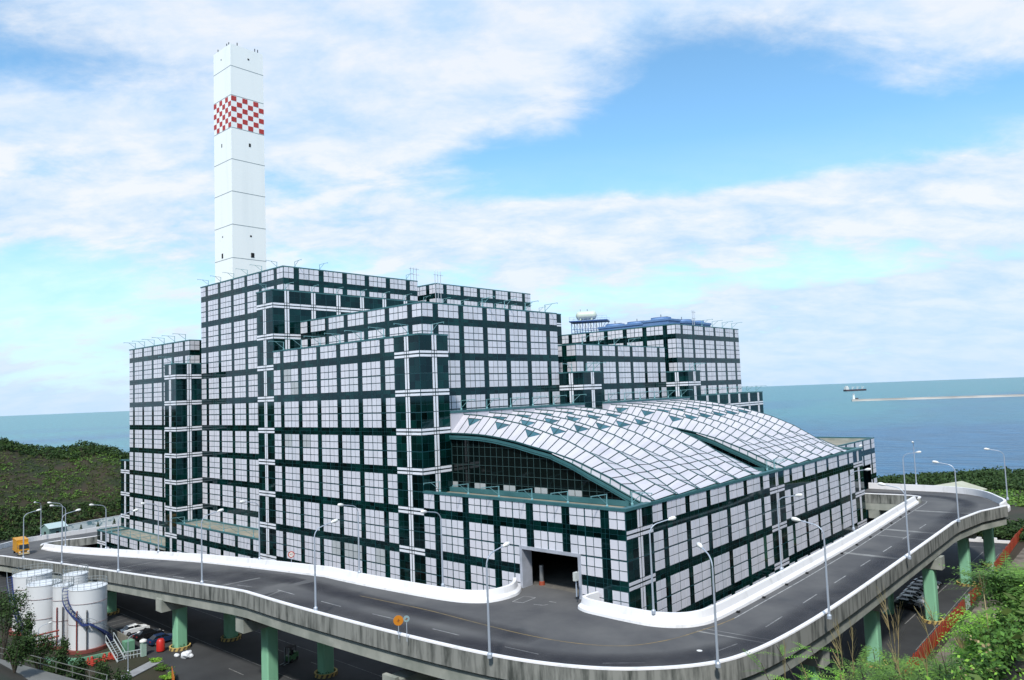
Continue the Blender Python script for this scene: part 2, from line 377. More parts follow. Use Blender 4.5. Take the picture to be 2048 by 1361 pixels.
def block(name, u0, u1, v0, v1, z, faces, roof=True, cop=.05, zb=ZG, roofdrop=.12):
    """solid block; faces: list of (side, style, a, b[, holes]); side v- (left face) or u- (right face)"""
    fr, wh, gl, old = MB(), MB(), MB(), MB()
    done = set()
    for fc in faces:
        side, style, a, b = fc[:4]; holes = fc[4] if len(fc) > 4 else (); os_ = fc[5] if len(fc) > 5 else (); lowz = fc[6] if len(fc) > 6 else zb
        if side == 'v-': facade(fr, wh, gl, old, 'u', v0, -1, a, b, lowz, z, style, holes, os_)
        if side == 'u-': facade(fr, wh, gl, old, 'v', u0, -1, a, b, lowz, z, style, holes, os_)
        if side == 'u+': facade(fr, wh, gl, old, 'v', u1, 1, a, b, lowz, z, style, holes, os_)
        if side == 'v+': facade(fr, wh, gl, old, 'u', v1, 1, a, b, lowz, z, style, holes, os_)
        done.add(side)
    e = .0
    for sd_, pts in (('v-', ((u0, v0), (u1, v0))), ('u-', ((u0, v0), (u0, v1))), ('u+', ((u1, v0), (u1, v1))), ('v+', ((u0, v1), (u1, v1)))):
        if sd_ not in done: fr.quad(L(*pts[0], zb), L(*pts[1], zb), L(*pts[1], z), L(*pts[0], z))
    body = obj(name, fr, TEAL, PLANT)
    if wh.f: obj('white_cladding', wh, BANDW if all(fc[1] == 'glass' for fc in faces) else PANEL, body)
    if gl.f: obj('glazing', gl, GLASS, body)
    if old.f: obj('weathered_cladding', old, PANEL_OLD, body, label='greyed older cladding panels')
    if roof:
        r_ = MB(); zz = z-roofdrop; r_.quad(L(u0+.01, v0+.01, zz), L(u0+.01, v1-.01, zz), L(u1-.01, v1-.01, zz), L(u1-.01, v0+.01, zz)); obj('roof_deck', r_, ROOFC, body)
        cp = MB(); w = .05
        for (a0, b0), (a1, b1) in (((u0-.012, v0-.022), (u1+.012, v0+w)), ((u0-.012, v1-w), (u1+.012, v1+.012)), ((u0-.012, v0+w), (u0+w, v1-w)), ((u1-w, v0+w), (u1+.012, v1-w))):
            cp.box(L(a0, b0, z-.022), L(a1, b1, z+.022))
        obj('coping', cp, TEALC, body)
        ip = MB(); ip.box(L(u0+.004, v0+.004, z-roofdrop-.01), L(u0+w-.006, v1-.004, z-.023)); ip.box(L(u1-w+.006, v0+.004, z-roofdrop-.01), L(u1-.004, v1-.004, z-.023)); ip.box(L(u0+w, v0+.004, z-roofdrop-.01), L(u1-w, v0+w-.006, z-.023)); ip.box(L(u0+w, v1-w+.006, z-roofdrop-.01), L(u1-w, v1-.004, z-.023)); obj('parapet_upstand', ip, CONCB, body)
    return body
ZT = 1e-4
old1 = {(12, 3, True, True), (12, 3, False, False), (12, 1, True, True), (11, 1, True, True), (10, -2, False, True), (9, -2, False, True), (9, -2, True, True), (8, -2, False, True), (7, -2, False, False)}
block('boiler_tower', 14, 20, 1, 7, 7, [('v-', 'panel', 14, 20), ('u-', 'panel', 1, 7)])
block('twin_boiler_tower', 14, 20, 8, 14, 7, [('v-', 'panel', 14, 20), ('u-', 'panel', 8, 14)])
block('bunker_block', 7, 13, 1, 7, 5, [('v-', 'panel', 7, 13), ('u-', 'panel', 1, 7)])
block('middle_block', 7, 13, 8, 14, 4, [('v-', 'panel', 7, 13), ('u-', 'panel', 8, 14)])
block('east_block', 7, 13, 15, 21, 5, [('v-', 'panel', 7, 13), ('u-', 'panel', 15, 21)])
block('west_block', 21, 27, 1, 7, 5, [('v-', 'panel', 21, 27), ('u-', 'panel', 1, 7)])
block('office_slab', 7.0, 13, 0, 1, 4, [('v-', 'panel', 7, 13, (), old1)])
block('glass_stair_tower', 6, 7, 0, 1, 4, [('v-', 'glass', 6, 7), ('u-', 'glass', 0, 1)])
block('glass_lift_tower', 6, 7, 7, 8, 3, [('v-', 'glass', 6, 7), ('u-', 'glass', 7, 8)])
block('glass_end_tower', 6, 7, 14, 15, 3, [('v-', 'glass', 6, 7), ('u-', 'glass', 14, 15)])
block('glass_spine', 13, 14, 0, 15, 6, [('v-', 'glass', 13, 14), ('u-', 'glass', 0, 15)])
block('glass_link_tower', 20, 21, 0, 8, 4, [('v-', 'glass', 20, 21), ('u-', 'glass', 0, 1)])
block('glass_infill', 8, 12.95, 7.02, 7.98, 4.85, [('u-', 'glass', 7.02, 7.98)])
block('terrace_annex', 14, 20, 0, 1, -2, [('v-', 'panel', 14, 20)])
wf = block('west_annex', 21, 27, 0, 1, -3, [('v-', 'panel', 21.9, 27, ()), ])
block('west_annex_corner', 27, 28, 0, 1, -3, [('v-', 'glass', 27, 28)])
block('west_glass_end', 27, 28, 1, 2, 0, [('v-', 'glass', 27, 28)])
block('east_glass_band', 6, 7, 15, 21, 2, [('u-', 'glass', 15, 21), ('v-', 'glass', 6, 7)])
block('east_low_wing', 1, 6.9, 15, 20, 0, [('u-', 'panel', 15, 20, ((17.2, 19.3, ZG, -1.0),)), ])
# blue roller door of the west annex
dm = MB(); dm.box(L(21.15, -.02, -4), L(21.85, .02, -3.3)); obj('roller_door', dm, mat('roller_blue', (.02, .06, .26), .5, col2=(.03, .08, .30), scale=2, stretch=(.1, .1, 4)), wf)
# tipping hall (the low annex in front)
DOOR = (1.2, 2.76, ZR0, -1.04)
hall = block('tipping_hall', 0, 6, 0, 15, 0, [('v-', 'panel', 0, 6, (DOOR,)), ('u-', 'panel', 1, 7), ('u-', 'glass', 0, 1), ('u-', 'panel', 8, 14), ('u-', 'glass', 7, 8), ('u-', 'glass', 14, 15)], roof=False)
# terrace roofs + copings of the hall
rm = MB()
rm.quad(L(.05, .05, -.10), L(.05, 1.0, -.10), L(6, 1.0, -.10), L(6, .05, -.10))
rm.quad(L(.05, 7, -.10), L(.05, 8, -.10), L(6, 8, -.10), L(6, 7, -.10)); rm.quad(L(.05, 14, -.10), L(.05, 14.95, -.10), L(6, 14.95, -.10), L(6, 14, -.10))
obj('terrace_roof', rm, ROOFC, hall)
cp = MB()
cp.box(L(-.025, -.025, -.03), L(6, .07, .03)); cp.box(L(-.025, .07, -.03), L(.12, 14.93, .03)); cp.box(L(-.025, 14.93, -.03), L(6, 15.02, .03))
cp.box(L(.5, .90, -.09), L(6, .985, .02)); cp.box(L(.5, 7.9, -.09), L(6, 7.985, .02))
obj('coping', cp, TEALC, hall)
# door portal and dark hall inside
pt = MB(); dx0, dx1, dz0, dz1 = DOOR
pt.box(L(dx0-.06, -.03, dz0), L(dx0+.01, .30, dz1+.06)); pt.box(L(dx1-.01, -.03, dz0), L(dx1+.06, .30, dz1+.06)); pt.box(L(dx0+.01, -.03, dz1-.01), L(dx1-.01, .30, dz1+.06))
obj('door_portal', pt, mat('portal_grey', (.42, .44, .50), .6, col2=(.3, .32, .36), scale=.5), hall)
it = MB()
it.quad(L(-.0+.05, .3, ZR0), L(5.5, .3, ZR0), L(5.5, 5, ZR0), L(.05, 5, ZR0)); obj('hall_floor', it, mat('hall_floor_concrete', (.16, .15, .13), .8, col2=(.09, .085, .08), scale=.5), hall)
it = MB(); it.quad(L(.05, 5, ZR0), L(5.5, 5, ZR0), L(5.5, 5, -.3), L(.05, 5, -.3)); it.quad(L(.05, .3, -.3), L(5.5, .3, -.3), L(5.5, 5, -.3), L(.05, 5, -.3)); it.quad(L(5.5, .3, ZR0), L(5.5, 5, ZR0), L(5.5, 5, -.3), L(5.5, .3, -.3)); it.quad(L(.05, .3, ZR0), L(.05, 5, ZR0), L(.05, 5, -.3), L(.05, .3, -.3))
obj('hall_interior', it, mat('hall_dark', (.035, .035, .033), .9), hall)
# traffic mirror drum and cabinet beside the door: things
cdm = MB(); cdm.lathe((0, 0, 0), [(.0, 0), (.3, 0), (.3, 2.6), (0, 2.6)], 16)
c_ = thing('steel_drum_stack', 'tall ribbed metal drum with an orange base just inside the dark tipping hall door', 'drum', L(2.58, .42, ZR0)); obj('drum', cdm, mat('drum_metal', (.35, .36, .36), .35, metal=.7), c_)
cdm = MB(); cdm.lathe((0, 0, 0), [(.42, 0), (.36, .45), (.3, .5)], 16); obj('base', cdm, mat('drum_orange', (.28, .05, .02), .6), c_)

# ------------------------------------------------------------------ VAULTED ROOF of the hall
ZV = [(0, .06), (.57, .27), (1.07, .50), (1.36, .60), (1.65, .71), (2, .83), (2.67, 1.0), (3.2, 1.10), (3.7, 1.21), (4.4, 1.32), (4.9, 1.37), (5.4, 1.39), (6, 1.40)]
ZRD = [(0, .03), (.45, .115), (.68, .26), (.9, .39), (1.32, .64), (1.74, .88), (2.47, 1.19), (2.98, 1.35), (3.48, 1.49), (3.74, 1.55), (4, 1.62), (4.5, 1.70), (5, 1.79), (5.5, 1.84), (6, 1.87)]
BM = [(0, -.03), (.25, .0), (.34, .04), (.57, .14), (.83, .25), (.96, .31), (1.15, .39), (1.57, .56), (2.0, .75), (2.6, .955), (3.2, 1.07), (3.7, 1.18), (4.4, 1.29), (4.9, 1.34), (5.4, 1.36), (6, 1.37)]
def rv(u): return .5 if u >= .45 else .12+.38*u/.45          # plan offset of the low ridge line
def bv(u): return -.03 if u < 2.6 else 0
roof = thing('_', '', ''); bpy.data.objects.remove(roof)
for half, vb in ((0, 1), (1, 8)):
    rb = MB(); pn = MB(); sg = MB(); rib = MB(); fas = MB()
    st = [.25*i for i in range(25)]; st[0] = .012
    ref = [0, .1, .225, .35, .45]+[.25*i for i in range(2, 25)]
    ZVg = [(x, interp(x, ZV)) for x in ref]; ZRg = [(x, interp(x, ZRD)) for x in ref]
    for k in range(6):
        v0 = vb+k
        F = lambda u, s: L(u, v0+rv(u)*s, interp(u, ZVg)+(interp(u, ZRg)-interp(u, ZVg))*s)
        ZEg = [(x, interp(x, BM)+.02) for x in ref] if k == 5 else ZVg
        G = lambda u, s: L(u, v0+rv(u)+(1-rv(u))*s, interp(u, ZRg)+(interp(u, ZEg)-interp(u, ZRg))*s)
        for FN, lo_, hi_ in ((F, 0, 1), (G, 0, 1)):
            for a, b_ in zip(ref, ref[1:]): rb.quad(*[x-Vector((0, 0, .14)) for x in (FN(a, 0), FN(b_, 0), FN(b_, 1), FN(a, 1))])
            for a, b_ in zip(st, st[1:]):
                g0 = .014; aa, bb = a+g0, b_-g0
                tri = FN is F and any(abs(a-x) < 1e-6 for x in (3.25, 3.5, 4.25, 4.5, 5.25, 5.5))
                up = Vector((0, 0, .05)); sub = [aa, (aa+bb)/2, bb]
                if a < .5: sub = [aa, aa+.06, (aa+bb)/2, bb-.06, bb]
                if not tri:
                    for x0, x1 in zip(sub, sub[1:]):
                        pn.quad(FN(x0, .03)+up, FN(x1, .03)+up, FN(x1, .97)+up, FN(x0, .97)+up)
                else:
                    tri0 = [x for x in (3.25, 4.25, 5.25) if x <= a+1e-6][-1]; mid = tri0+.25; left = a < mid-1e-6
                    pn.quad(FN(aa, .83)+up, FN(bb, .83)+up, FN(bb, .97)+up, FN(aa, .97)+up)
                    if left: pn.quad(FN(aa, .03)+up, FN(bb, .03)+up, FN(bb, .42)+up, FN(aa, .78)+up)
                    else: pn.quad(FN(aa, .03)+up, FN(bb, .03)+up, FN(bb, .78)+up, FN(aa, .42)+up)
                    lf = Vector((0, 0, .035))
                    if left: sg.quad(F(aa, .80)+lf, F(bb, .44)+lf, F(bb, .81)+lf)
                    else: sg.quad(F(aa, .44)+lf, F(bb, .80)+lf, F(aa, .81)+lf)
        for fn, w_ in ((lambda u: F(u, 1), .17), (lambda u: F(u, 0), .17)):
            pth = [fn(u)+Vector((0, 0, .06)) for u in ref if not (fn(u) is None)]
            for a, b_ in zip(pth, pth[1:]): rib.bar(a, b_, w_, .16)
    pth = [L(u, vb+6, interp(u, BM)+.02)+Vector((0, 0, .05)) for u in ref]
    for a, b_ in zip(pth, pth[1:]): rib.bar(a, b_, .3, .2)
    # tail slope in front of the first fold, down to the edge beam
    st2 = [0, .25, .5, .75, 1.0, 1.25, 1.5, 1.75, 2.0, 2.25, 2.6]
    E_ = lambda u, s: L(u, vb+bv(u)*(1-s), interp(u, BM)+(interp(u, ZV)-interp(u, BM))*s)
    for a, b_ in zip(st2, st2[1:]):
        rb.quad(E_(a, 0), E_(b_, 0), E_(b_, 1), E_(a, 1)); up = Vector((0, 0, .05))
        pn.quad(E_(a+.014, .12)+up, E_(b_-.014, .12)+up, E_(b_-.014, .96)+up, E_(a+.014, .96)+up)
    # edge beam
    bm_ = MB(); us_ = [.12*i for i in range(51)]
    pth = [L(u, vb+bv(u)-.03, interp(u, BM)-.055) for u in us_]
    bm_.sweep(pth, [(-.16, -.12), (.18, -.12), (.22, .02), (.16, .20), (-.16, .24)], 1)
    bm_.sweep([p+Vector((0, 0, -.24)) for p in pth], [(-.10, -.14), (.16, -.14), (.20, .05), (-.1, .05)], 1)
    # glass end wall under the beam
    gw = MB(); ml = MB(); lv = MB(); gv = vb+.035
    for a, b_ in zip(us_[2:], us_[3:]):
        gw.quad(L(a, gv+0, -.1), L(b_, gv, -.1), L(b_, gv, interp(b_, BM)-.06), L(a, gv, interp(a, BM)-.06))
    for i in range(1, 31):
        u = i*.2; zt = interp(u, BM)-.1
        if zt > .06: ml.box(L(u-.006, gv-.012, -.08), L(u+.006, gv-.002, zt))
    for j in range(1, 7):
        z = -.08+.225*j+.01
        u0_ = next((x for x in [.02*i for i in range(300)] if interp(x, BM)-.1 > z), 6)
        ml.box(L(u0_, gv-.013, z-.006), L(6, gv-.003, z+.006))
    for n in (1, 2, 3, 4, 5, 6):
        for s in (-.2, 0):
            a, b_ = n+s+.012, min(n+s+.188, 5.99)
            if n == 6 and s == 0: continue
            if interp(a, BM)-.1 > .16 and n > 1: lv.box(L(a, gv-.02, .02), L(b_, gv-.004, .15))
    # far end wall, facing +v
    ew = MB()
    for a, b_ in zip(ref, ref[1:]): ew.quad(L(a, vb+5.99, -.1), L(b_, vb+5.99, -.1), L(b_, vb+5.99, interp(b_, BM)-.03), L(a, vb+5.99, interp(a, BM)-.03))
    # gutter wall against the tall block
    gt = MB(); gt.box(L(6.02, vb+.02, -.1), L(6.985, vb+5.98, 1.93)); gc = MB(); gc.box(L(5.97, vb, 1.93), L(6.4, vb+6, 1.985))
    for n in range(12): fas.box(L(5.985, vb+n*.5+.012, 1.40), L(6.018, vb+n*.5+.488, 1.925))
    vr = obj('vaulted_roof', rb, RIB, PLANT)
    obj('roof_sheeting', pn, ROOFM, vr); obj('skylight', sg, SKYL, vr); obj('roof_rib', rib, mat('rib_teal', (.018, .075, .078), .5), vr)
    obj('edge_beam', bm_, TEALC, vr); obj('end_glazing', gw, mat('black_glass', (.003, .006, .006), .06), vr); obj('mullion', ml, mat('mullion_dark', (.025, .055, .055), .5), vr); obj('louvre_panel', lv, mat('louvre_grey', (.36, .37, .37), .7, isl=.04), vr)
    obj('end_wall', ew, TEAL, vr); gw_ = obj('gutter_wall', gt, TEAL, PLANT); obj('gutter_coping', gc, TEALC, gw_); obj('fascia_panel', fas, ROOFM, gw_)

# ------------------------------------------------------------------ maintenance davits along the parapets
def davit_mesh():
    q = MB(); q.lathe((0, 0, 0), [(.18, 0), (.18, .2), (.09, .35)], 8); q.bar((0, 0, 0), (0, 0, 1.6), .10); q.bar((-.1, 0, 1.55), (3.1, 0, 1.68), .085); q.bar((0, 0, .35), (1.7, 0, 1.6), .07); q.bar((3.05, 0, 1.68), (3.05, 0, 1.45), .07)
    return q
dv0 = None
DV = []
DV += [(x+.5, .10, 0, 'v') for x in range(0, 6)]+[(-.0+.12, .45, .02, 'u')]
DV += [(x+.5, .06, 4, 'v') for x in range(7, 13)]
DV += [(x+.5, 1.06, 7, 'v') for x in range(14, 20)]+[(14.08, x+.5, 7, 'u') for x in (1, 2, 6)]
DV += [(13.08, x+.5, 6, 'u') for x in range(0, 14)]+[(13.5, .06, 6, 'v')]
DV += [(x+.5, 1.06, 5, 'v') for x in range(21, 27)]+[(20.5, .06, 4, 'v'), (20.08, .5, 4, 'u')]
DV += [(7.08, x+.5, 5, 'u') for x in (3, 4, 5, 6)]+[(6.08, .5, 4, 'u'), (6.5, .06, 4, 'v')]
DV += [(6.08, 7.3, 3, 'u'), (6.08, 7.7, 3, 'u'), (6.5, 7.06, 3, 'v'), (6.08, 14.3, 3, 'u'), (6.08, 14.7, 3, 'u')]
DV += [(7.08, x+.5, 4, 'u') for x in (8, 9, 10, 11)]+[(7.08, x+.5, 5, 'u') for x in (17, 18, 19, 20)]
DV += [(6.08, x+.5, 1.98, 'u') for x in range(1, 7)]+[(6.08, x+.5, 1.98, 'u') for x in range(8, 14)]+[(6.08, x+.5, 2, 'u') for x in range(15, 21)]
DV += [(x+.5, .06, -2, 'v') for x in range(14, 20)]+[(x+.5, .06, -3, 'v') for x in range(21, 27)]
DV += [(.14, 7.25, .02, 'u'), (.14, 7.75, .02, 'u')]
for u, v, z, dr in DV[:98]:
    if dv0 is None:
        dv0 = obj('davit', davit_mesh(), DAVIT, PLANT); o = dv0
    else: o = dv0.copy(); COL.objects.link(o); o.parent = PLANT
    o.location = L(u, v, z+.01); o.rotation_euler = (0, 0, -math.pi/2*0+ (math.pi if dr == 'v' else -math.pi/2) + random.uniform(-.12, .12))
    if z > 5.5: o.scale = (.85, .85, .8)

# ------------------------------------------------------------------ CHIMNEY
ch = thing('chimney', 'very tall square white chimney with a red and white checker band near its top', 'chimney', L(27.9, 6.93, -4))
hw0, hw1 = .96*B, .92*B; H_ = 25.1*B
q = MB(); jn = MB(); rd_ = MB(); zs = [-4, -2, 0, 2, 4, 6, 8.1, 9.82, 11.55, 13.28, 14.97, 16.64, 18.37, 19.93, 21.1]
def hwz(z): return hw0+(hw1-hw0)*(z+4)/25.1
q.hexa([(-hw0, -hw0, 0), (hw0, -hw0, 0), (hw0, hw0, 0), (-hw0, hw0, 0), (-hw1, -hw1, H_), (hw1, -hw1, H_), (hw1, hw1, H_), (-hw1, hw1, H_)])
obj('shaft', q, WHITEP, ch)
for z in zs[1:-1]:
    w = hwz(z)+.03; jn.box((-w, -w, (z+4)*B-.10), (w, w, (z+4)*B+.10))
obj('construction_joint', jn, GREYJ, ch)
zA, zB_ = 16.66, 18.34; n = 6; hh = (zB_-zA)/n
for fx in range(2):
    for i in range(n):
        for j in range(n):
            if (i+j) % 2 == (0 if fx == 0 else 1): continue
            w = hwz(zA)+.02; s = 2*w/n; a0, a1 = -w+i*s+.08, -w+(i+1)*s-.08; z0, z1 = (zA+j*hh+4)*B+.08, (zA+(j+1)*hh+4)*B-.08
            if fx == 0: rd_.box((a0, -w-.03, z0), (a1, -w+.05, z1))
            else: rd_.box((-w-.03, a0, z0), (-w+.05, a1, z1))
obj('checker_band', rd_, REDP, ch)
dk = MB()
for z, w, h in ((20.55, .35, .5), (15.9, .45, 1.1), (11.05, .4, .5), (10.05, .9, 1.5)):
    ww = hwz(z)+.04; zz = (z+4)*B
    dk.box((w*.5, -ww-.02, zz-h/2), (w*1.5+.2, -ww+.1, zz+h/2)); dk.box((-ww-.02, .3, zz-h/2), (-ww+.1, .3+w, zz+h/2))
obj('port', dk, DARK, ch)
tp = MB(); tp.lathe((-1.5, 1.0, H_), [(1.3, 0), (1.4, 1.1), (1.0, 1.7), (0, 1.9)], 16)
for x, y in ((3.0, -5), (4.0, -5), (-5, -3.5), (-5, -2.2), (-5, 3.5), (-3, -5)): tp.bar((x, y, H_), (x, y, H_+1.2), .22)
obj('flue_cap', tp, mat('dark_steel', (.06, .065, .07), .6), ch)

# ------------------------------------------------------------------ ROOF PLANT
ts = thing('water_tank_stand', 'blue steel lattice platform carrying the cream tank above the roof edge', 'steel platform', L(12.9, 16.9, 4.88))
q = MB(); wx, wy, hz = 1.35*B/2, 1.0*B/2, .82*B
for i in (0, 1, 2, 3, 4, 5):
    for y in (-wy, wy): q.bar((-wx+2*wx*i/5, y, 0), (-wx+2*wx*i/5, y, hz), .17)
for i in range(5):
    for y in (-wy, wy): q.bar((-wx+2*wx*i/5, y, 0.2), (-wx+2*wx*(i+1)/5, y, hz*.95), .07)
for z in (.35, .55): q.bar((-wx, -wy, hz*z), (wx, -wy, hz*z), .14); q.bar((-wx, wy, hz*z), (wx, wy, hz*z), .14)
q.bar((-wx-2.2, -wy, hz), (-wx, -wy, hz*.3), .14); q.bar((-wx-2.2, wy, hz), (-wx, wy, hz*.3), .14)
obj('frame', q, STEELB, ts); q = MB(); q.box((-wx-2.4, -wy-.6, hz), (wx+.6, wy+.6, hz+.3)); obj('platform', q, STEELB, ts)
q = MB()
for z in (.55, 1.1):
    for y in (-wy-.5, wy+.5): q.bar((-wx-2.3, y, hz+.3+z), (wx+.5, y, hz+.3+z), .07)
for i in range(9):
    for y in (-wy-.5, wy+.5): x = -wx-2.3+(2*wx+2.8)*i/8; q.bar((x, y, hz+.3), (x, y, hz+1.4), .07)
obj('railing', q, mat('pale_rail', (.35, .42, .52), .5), ts); ts.rotation_euler.z = math.radians(118)
tk = thing('water_tank', 'cream horizontal cylinder tank with domed ends on the blue rooftop platform', 'tank', L(12.9, 16.9, 4.88)+Vector((0, 0, hz+.3)), math.radians(118))
q = MB(); pts = []; rr = []
for i in range(17):
    x = -3.6+7.2*i/16; e = abs(x)-2.5; pts.append((x, 0, 2.0)); rr.append(1.5 if e <= 0 else 1.5*math.sqrt(max(0.002, 1-(e/1.12)**2)))
q.tube(pts, rr, 20); obj('shell', q, TANKC, tk, smooth=True); tk.scale = (.86, .86, .86)
q = MB()
for x in (-1.9, 1.9): q.box((x-.25, -1.2, 0), (x+.25, 1.2, .9))
obj('saddle', q, TANKC, tk); q = MB(); q.bar((-.4, 0, 3.4), (-.4, 0, 4.1), .3); q.bar((2.0, 0, 3.4), (2.0, 0, 4.2), .2); obj('valve', q, RAILG, tk)
def cooling(loc, rz, nx, w, label):
    c = thing('cooling_tower', label, 'cooling tower', loc, rz, 'blue cooling towers on the east block roof')
    q = MB(); q.box((-w/2, -3, 0), (w/2, 3, 1.9)); q.box((-w/2-.2, -3.2, 1.6), (w/2+.2, 3.2, 2.1)); obj('casing', q, BLUEP, c)
    for i in range(nx):
        q = MB(); q.lathe((-w/2+(i+.5)*w/nx, 0, 2.1), [(2.9, 0), (2.7, .2), (2.6, .5), (2.65, .6), (2.4, .6), (2.3, .2)], 20); obj('fan_stack', q, BLUEP, c, smooth='auto')
        q = MB(); x = -w/2+(i+.5)*w/nx; q.bar((x, 0, 1.4), (x, 0, 3.6), .18); q.bar((x-2.2, 0, 2.9), (x+2.2, 0, 2.9), .1); obj('fan', q, RAILG, c)
    return c
cooling(L(9.9, 15.75, 4.88), math.radians(90), 2, 14, 'blue cooling tower with two low fan stacks, the one nearer the tank platform')
cooling(L(8.1, 15.75, 4.95), math.radians(90), 1, 7.6, 'blue cooling tower with one fan stack right at the roof corner')
cooling(L(7.8, 17.6, 4.88), 0, 2, 14, 'blue cooling tower with two fan stacks along the right-hand roof edge')
def mast(loc, h, label, n=3):
    c = thing('antenna_rack', label, 'antenna', loc); q = MB()
    for i in range(n): q.bar((i*.9, 0, 0), (i*.9, 0, h), .10)
    for z in (.5, .9): q.bar((-.5, 0, h*z), (n*.9, 0, h*z), .08)
    for i in range(n): q.bar((i*.9-.3, -.3, h*.9), (i*.9+.3, .3, h*1.05), .06)
    obj('frame', q, mat('pale_metal', (.45, .48, .52), .5), c); return c
mast(L(14.1, 6.75, 7.0), 3.4, 'small antenna rack on the roof corner of the tallest block')
mast(L(13.6, 7.6, 6.0), 8.5, 'taller antenna rack rising in front of the farther tower block')
mast(L(7.2, 16.9, 5.0), 4.2, 'thin antenna mast beside the blue cooling towers', 2)

# ------------------------------------------------------------------ ELEVATED ROAD
OUT = [(28.3, -10.5), (28.2, -7), (27.6, -5.1), (26.4, -4.25), (24, -4.12), (17.7, -4.06), (12.4, -4.08), (7.3, -4.12), (5.1, -4.12), (2.4, -4.02), (.35, -3.85), (-.9, -3.58), (-1.9, -3.1), (-2.72, -2.3), (-3.09, -1.4), (-3.27, .2), (-3.34, 2.6), (-3.35, 6.1), (-3.35, 9), (-3.35, 11.6)]
KNK = [(-3.35, 11.6), (-3.38, 12.1), (-3.62, 13.87), (-4.08, 15.35)]
FAR = [(-4.08, 15.35), (-4.07, 16.2), (-3.72, 17.1), (-3.22, 18.1), (-2.6, 18.72), (-1.8, 19.0), (-.97, 19.02), (-.1, 18.98), (.98, 18.95)]
INR = [(.86, -.02), (.9, -.35), (.85, -.57), (.58, -.71), (.21, -.74), (-.4, -.76), (-.89, -.73), (-1.3, -.57), (-1.6, -.25), (-1.74, .32), (-1.78, 2), (-1.78, 4.1), (-1.76, 7.5), (-1.68, 10.5), (-1.58, 13.2), (-1.5, 15.8)]
LNK = [(-1.5, 15.8), (-1.45, 16.15), (-1.2, 16.33), (-.77, 16.37), (0, 16.25), (.98, 16.1)]
INL = [(2.82, -.02), (2.62, -.25), (2.46, -.6), (2.5, -1.08), (2.73, -1.42), (3.35, -1.68), (4.8, -1.84), (7.05, -1.96), (9.7, -1.88), (11.9, -1.83), (14.4, -1.82), (17.6, -1.98), (21.2, -2.2), (23.5, -2.32), (26.0, -2.37), (27.8, -2.25)]
LLK = [(27.8, -2.25), (28.5, -1.95), (28.75, -1.5), (28.6, -1.0), (28.2, -.5), (28.1, .3), (28.1, 3)]
FLT = [(33.2, 3), (33.0, .2), (33.0, -1.16), (32.5, -2.0), (31.4, -3.0), (30.9, -4.2), (30.8, -6.5), (30.8, -10.5)]
def smooth_uv(p, n=6): return [(q.x, q.y) for q in catmull([Vector((a, b, 0)) for a, b in p], n)]
oS = [smooth_uv(OUT), KNK, smooth_uv(FAR), smooth_uv(LNK)[::-1], smooth_uv(INR)[::-1]]
poly = []
for p in oS: poly += p
poly += [(.9, .3), (2.8, .3)]+smooth_uv(INL)+smooth_uv(LLK)+FLT
def road_sheet(poly, dz, name, m, cut=True):
    bmm = bmesh.new(); vv = [Vector((a, b, 0)) for a, b in poly]
    bv_ = [bmm.verts.new(x) for x in vv]
    for tr in tessellate_polygon([vv]):
        try: bmm.faces.new([bv_[i] for i in tr])
        except Exception: pass
    bmesh.ops.bisect_plane(bmm, geom=bmm.verts[:]+bmm.edges[:]+bmm.faces[:], plane_co=(7.5, 0, 0), plane_no=(1, 0, 0))
    for v in bmm.verts: u_, v_ = v.co.x, v.co.y; v.co = rd(u_, v_, dz)
    bmesh.ops.recalc_face_normals(bmm, faces=bmm.faces[:])
    for fc in bmm.faces:
        if fc.normal.z < 0: fc.normal_flip()
    me = bpy.data.meshes.new(name); bmm.to_mesh(me); bmm.free(); me.materials.append(m); o = bpy.data.objects.new(name, me); COL.objects.link(o); return o
o = road_sheet(poly, 0, 'elevated_road', ASPH); o['kind'] = 'structure'; ROAD = o
o = road_sheet(poly, -.06, 'deck_slab', CONCB); o.parent = ROAD
gq = MB()
def path3(p, dz=0): return [rd(a, b, dz) for a, b in p]
outer = smooth_uv(OUT)[18:]+KNK[1:]
for off in (.14, 2.6, 5.2, 8.0):
    gq.sweep(path3(outer), [(off, -2.5), (off+.85, -2.5), (off+.85, -1.2), (off+.6, -1.2), (off+.6, -.45), (off+.4, -.45), (off+.4, -1.2), (off, -1.2)], -1)
GIRD = obj('girder', gq, CONCB, ROAD)
# outer parapet with concrete fascia and white rail on top
def parapet(name, p, side, label, white=True):
    t_ = thing(name, label, 'parapet wall'); q = MB(); q.sweep(path3(p), [(-.12, -.95), (.25, -.95), (.25, .96), (-.16, .96), (-.30, .2), (-.30, -.4)], side); obj('wall', q, CONC, t_)
    q = MB(); q.sweep(path3(p), [(-.22, .96), (.28, .96), (.26, 1.10), (-.20, 1.10)], side); obj('top_rail', q, BARW, t_); return t_
PO = parapet('parapet', smooth_uv(OUT)+KNK[1:], 1, 'streaked concrete outer parapet with a thin white rail along the outer edge of the road')
def barrier(p, side, label):
    t_ = thing('road_barrier', label, 'barrier'); q = MB()
    q.sweep(path3(p), [(.0, 0), (.05, .30), (.42, .62), (.60, 1.35), (1.05, 1.35), (1.05, -1.2), (0, -.4)], side); obj('barrier_wall', q, BARW, t_); return t_
barrier(smooth_uv(INR), -1, 'white concrete barrier curving round the front corner right of the dark door')
barrier(smooth_uv(INL), 1, 'long white concrete barrier along the plant side of the road left of the door')
barrier(smooth_uv(FAR), -1, 'white curved barrier round the far right end of the elevated road')
barrier(smooth_uv(FLT)[::-1], 1, 'white barrier behind the yellow truck at the far left bend')
parapet('parapet', smooth_uv(LNK), -1, 'short grey parapet of the side link entering the far right end of the plant')
parapet('parapet', smooth_uv(LLK), 1, 'short grey parapet around the gore beside the left link road')
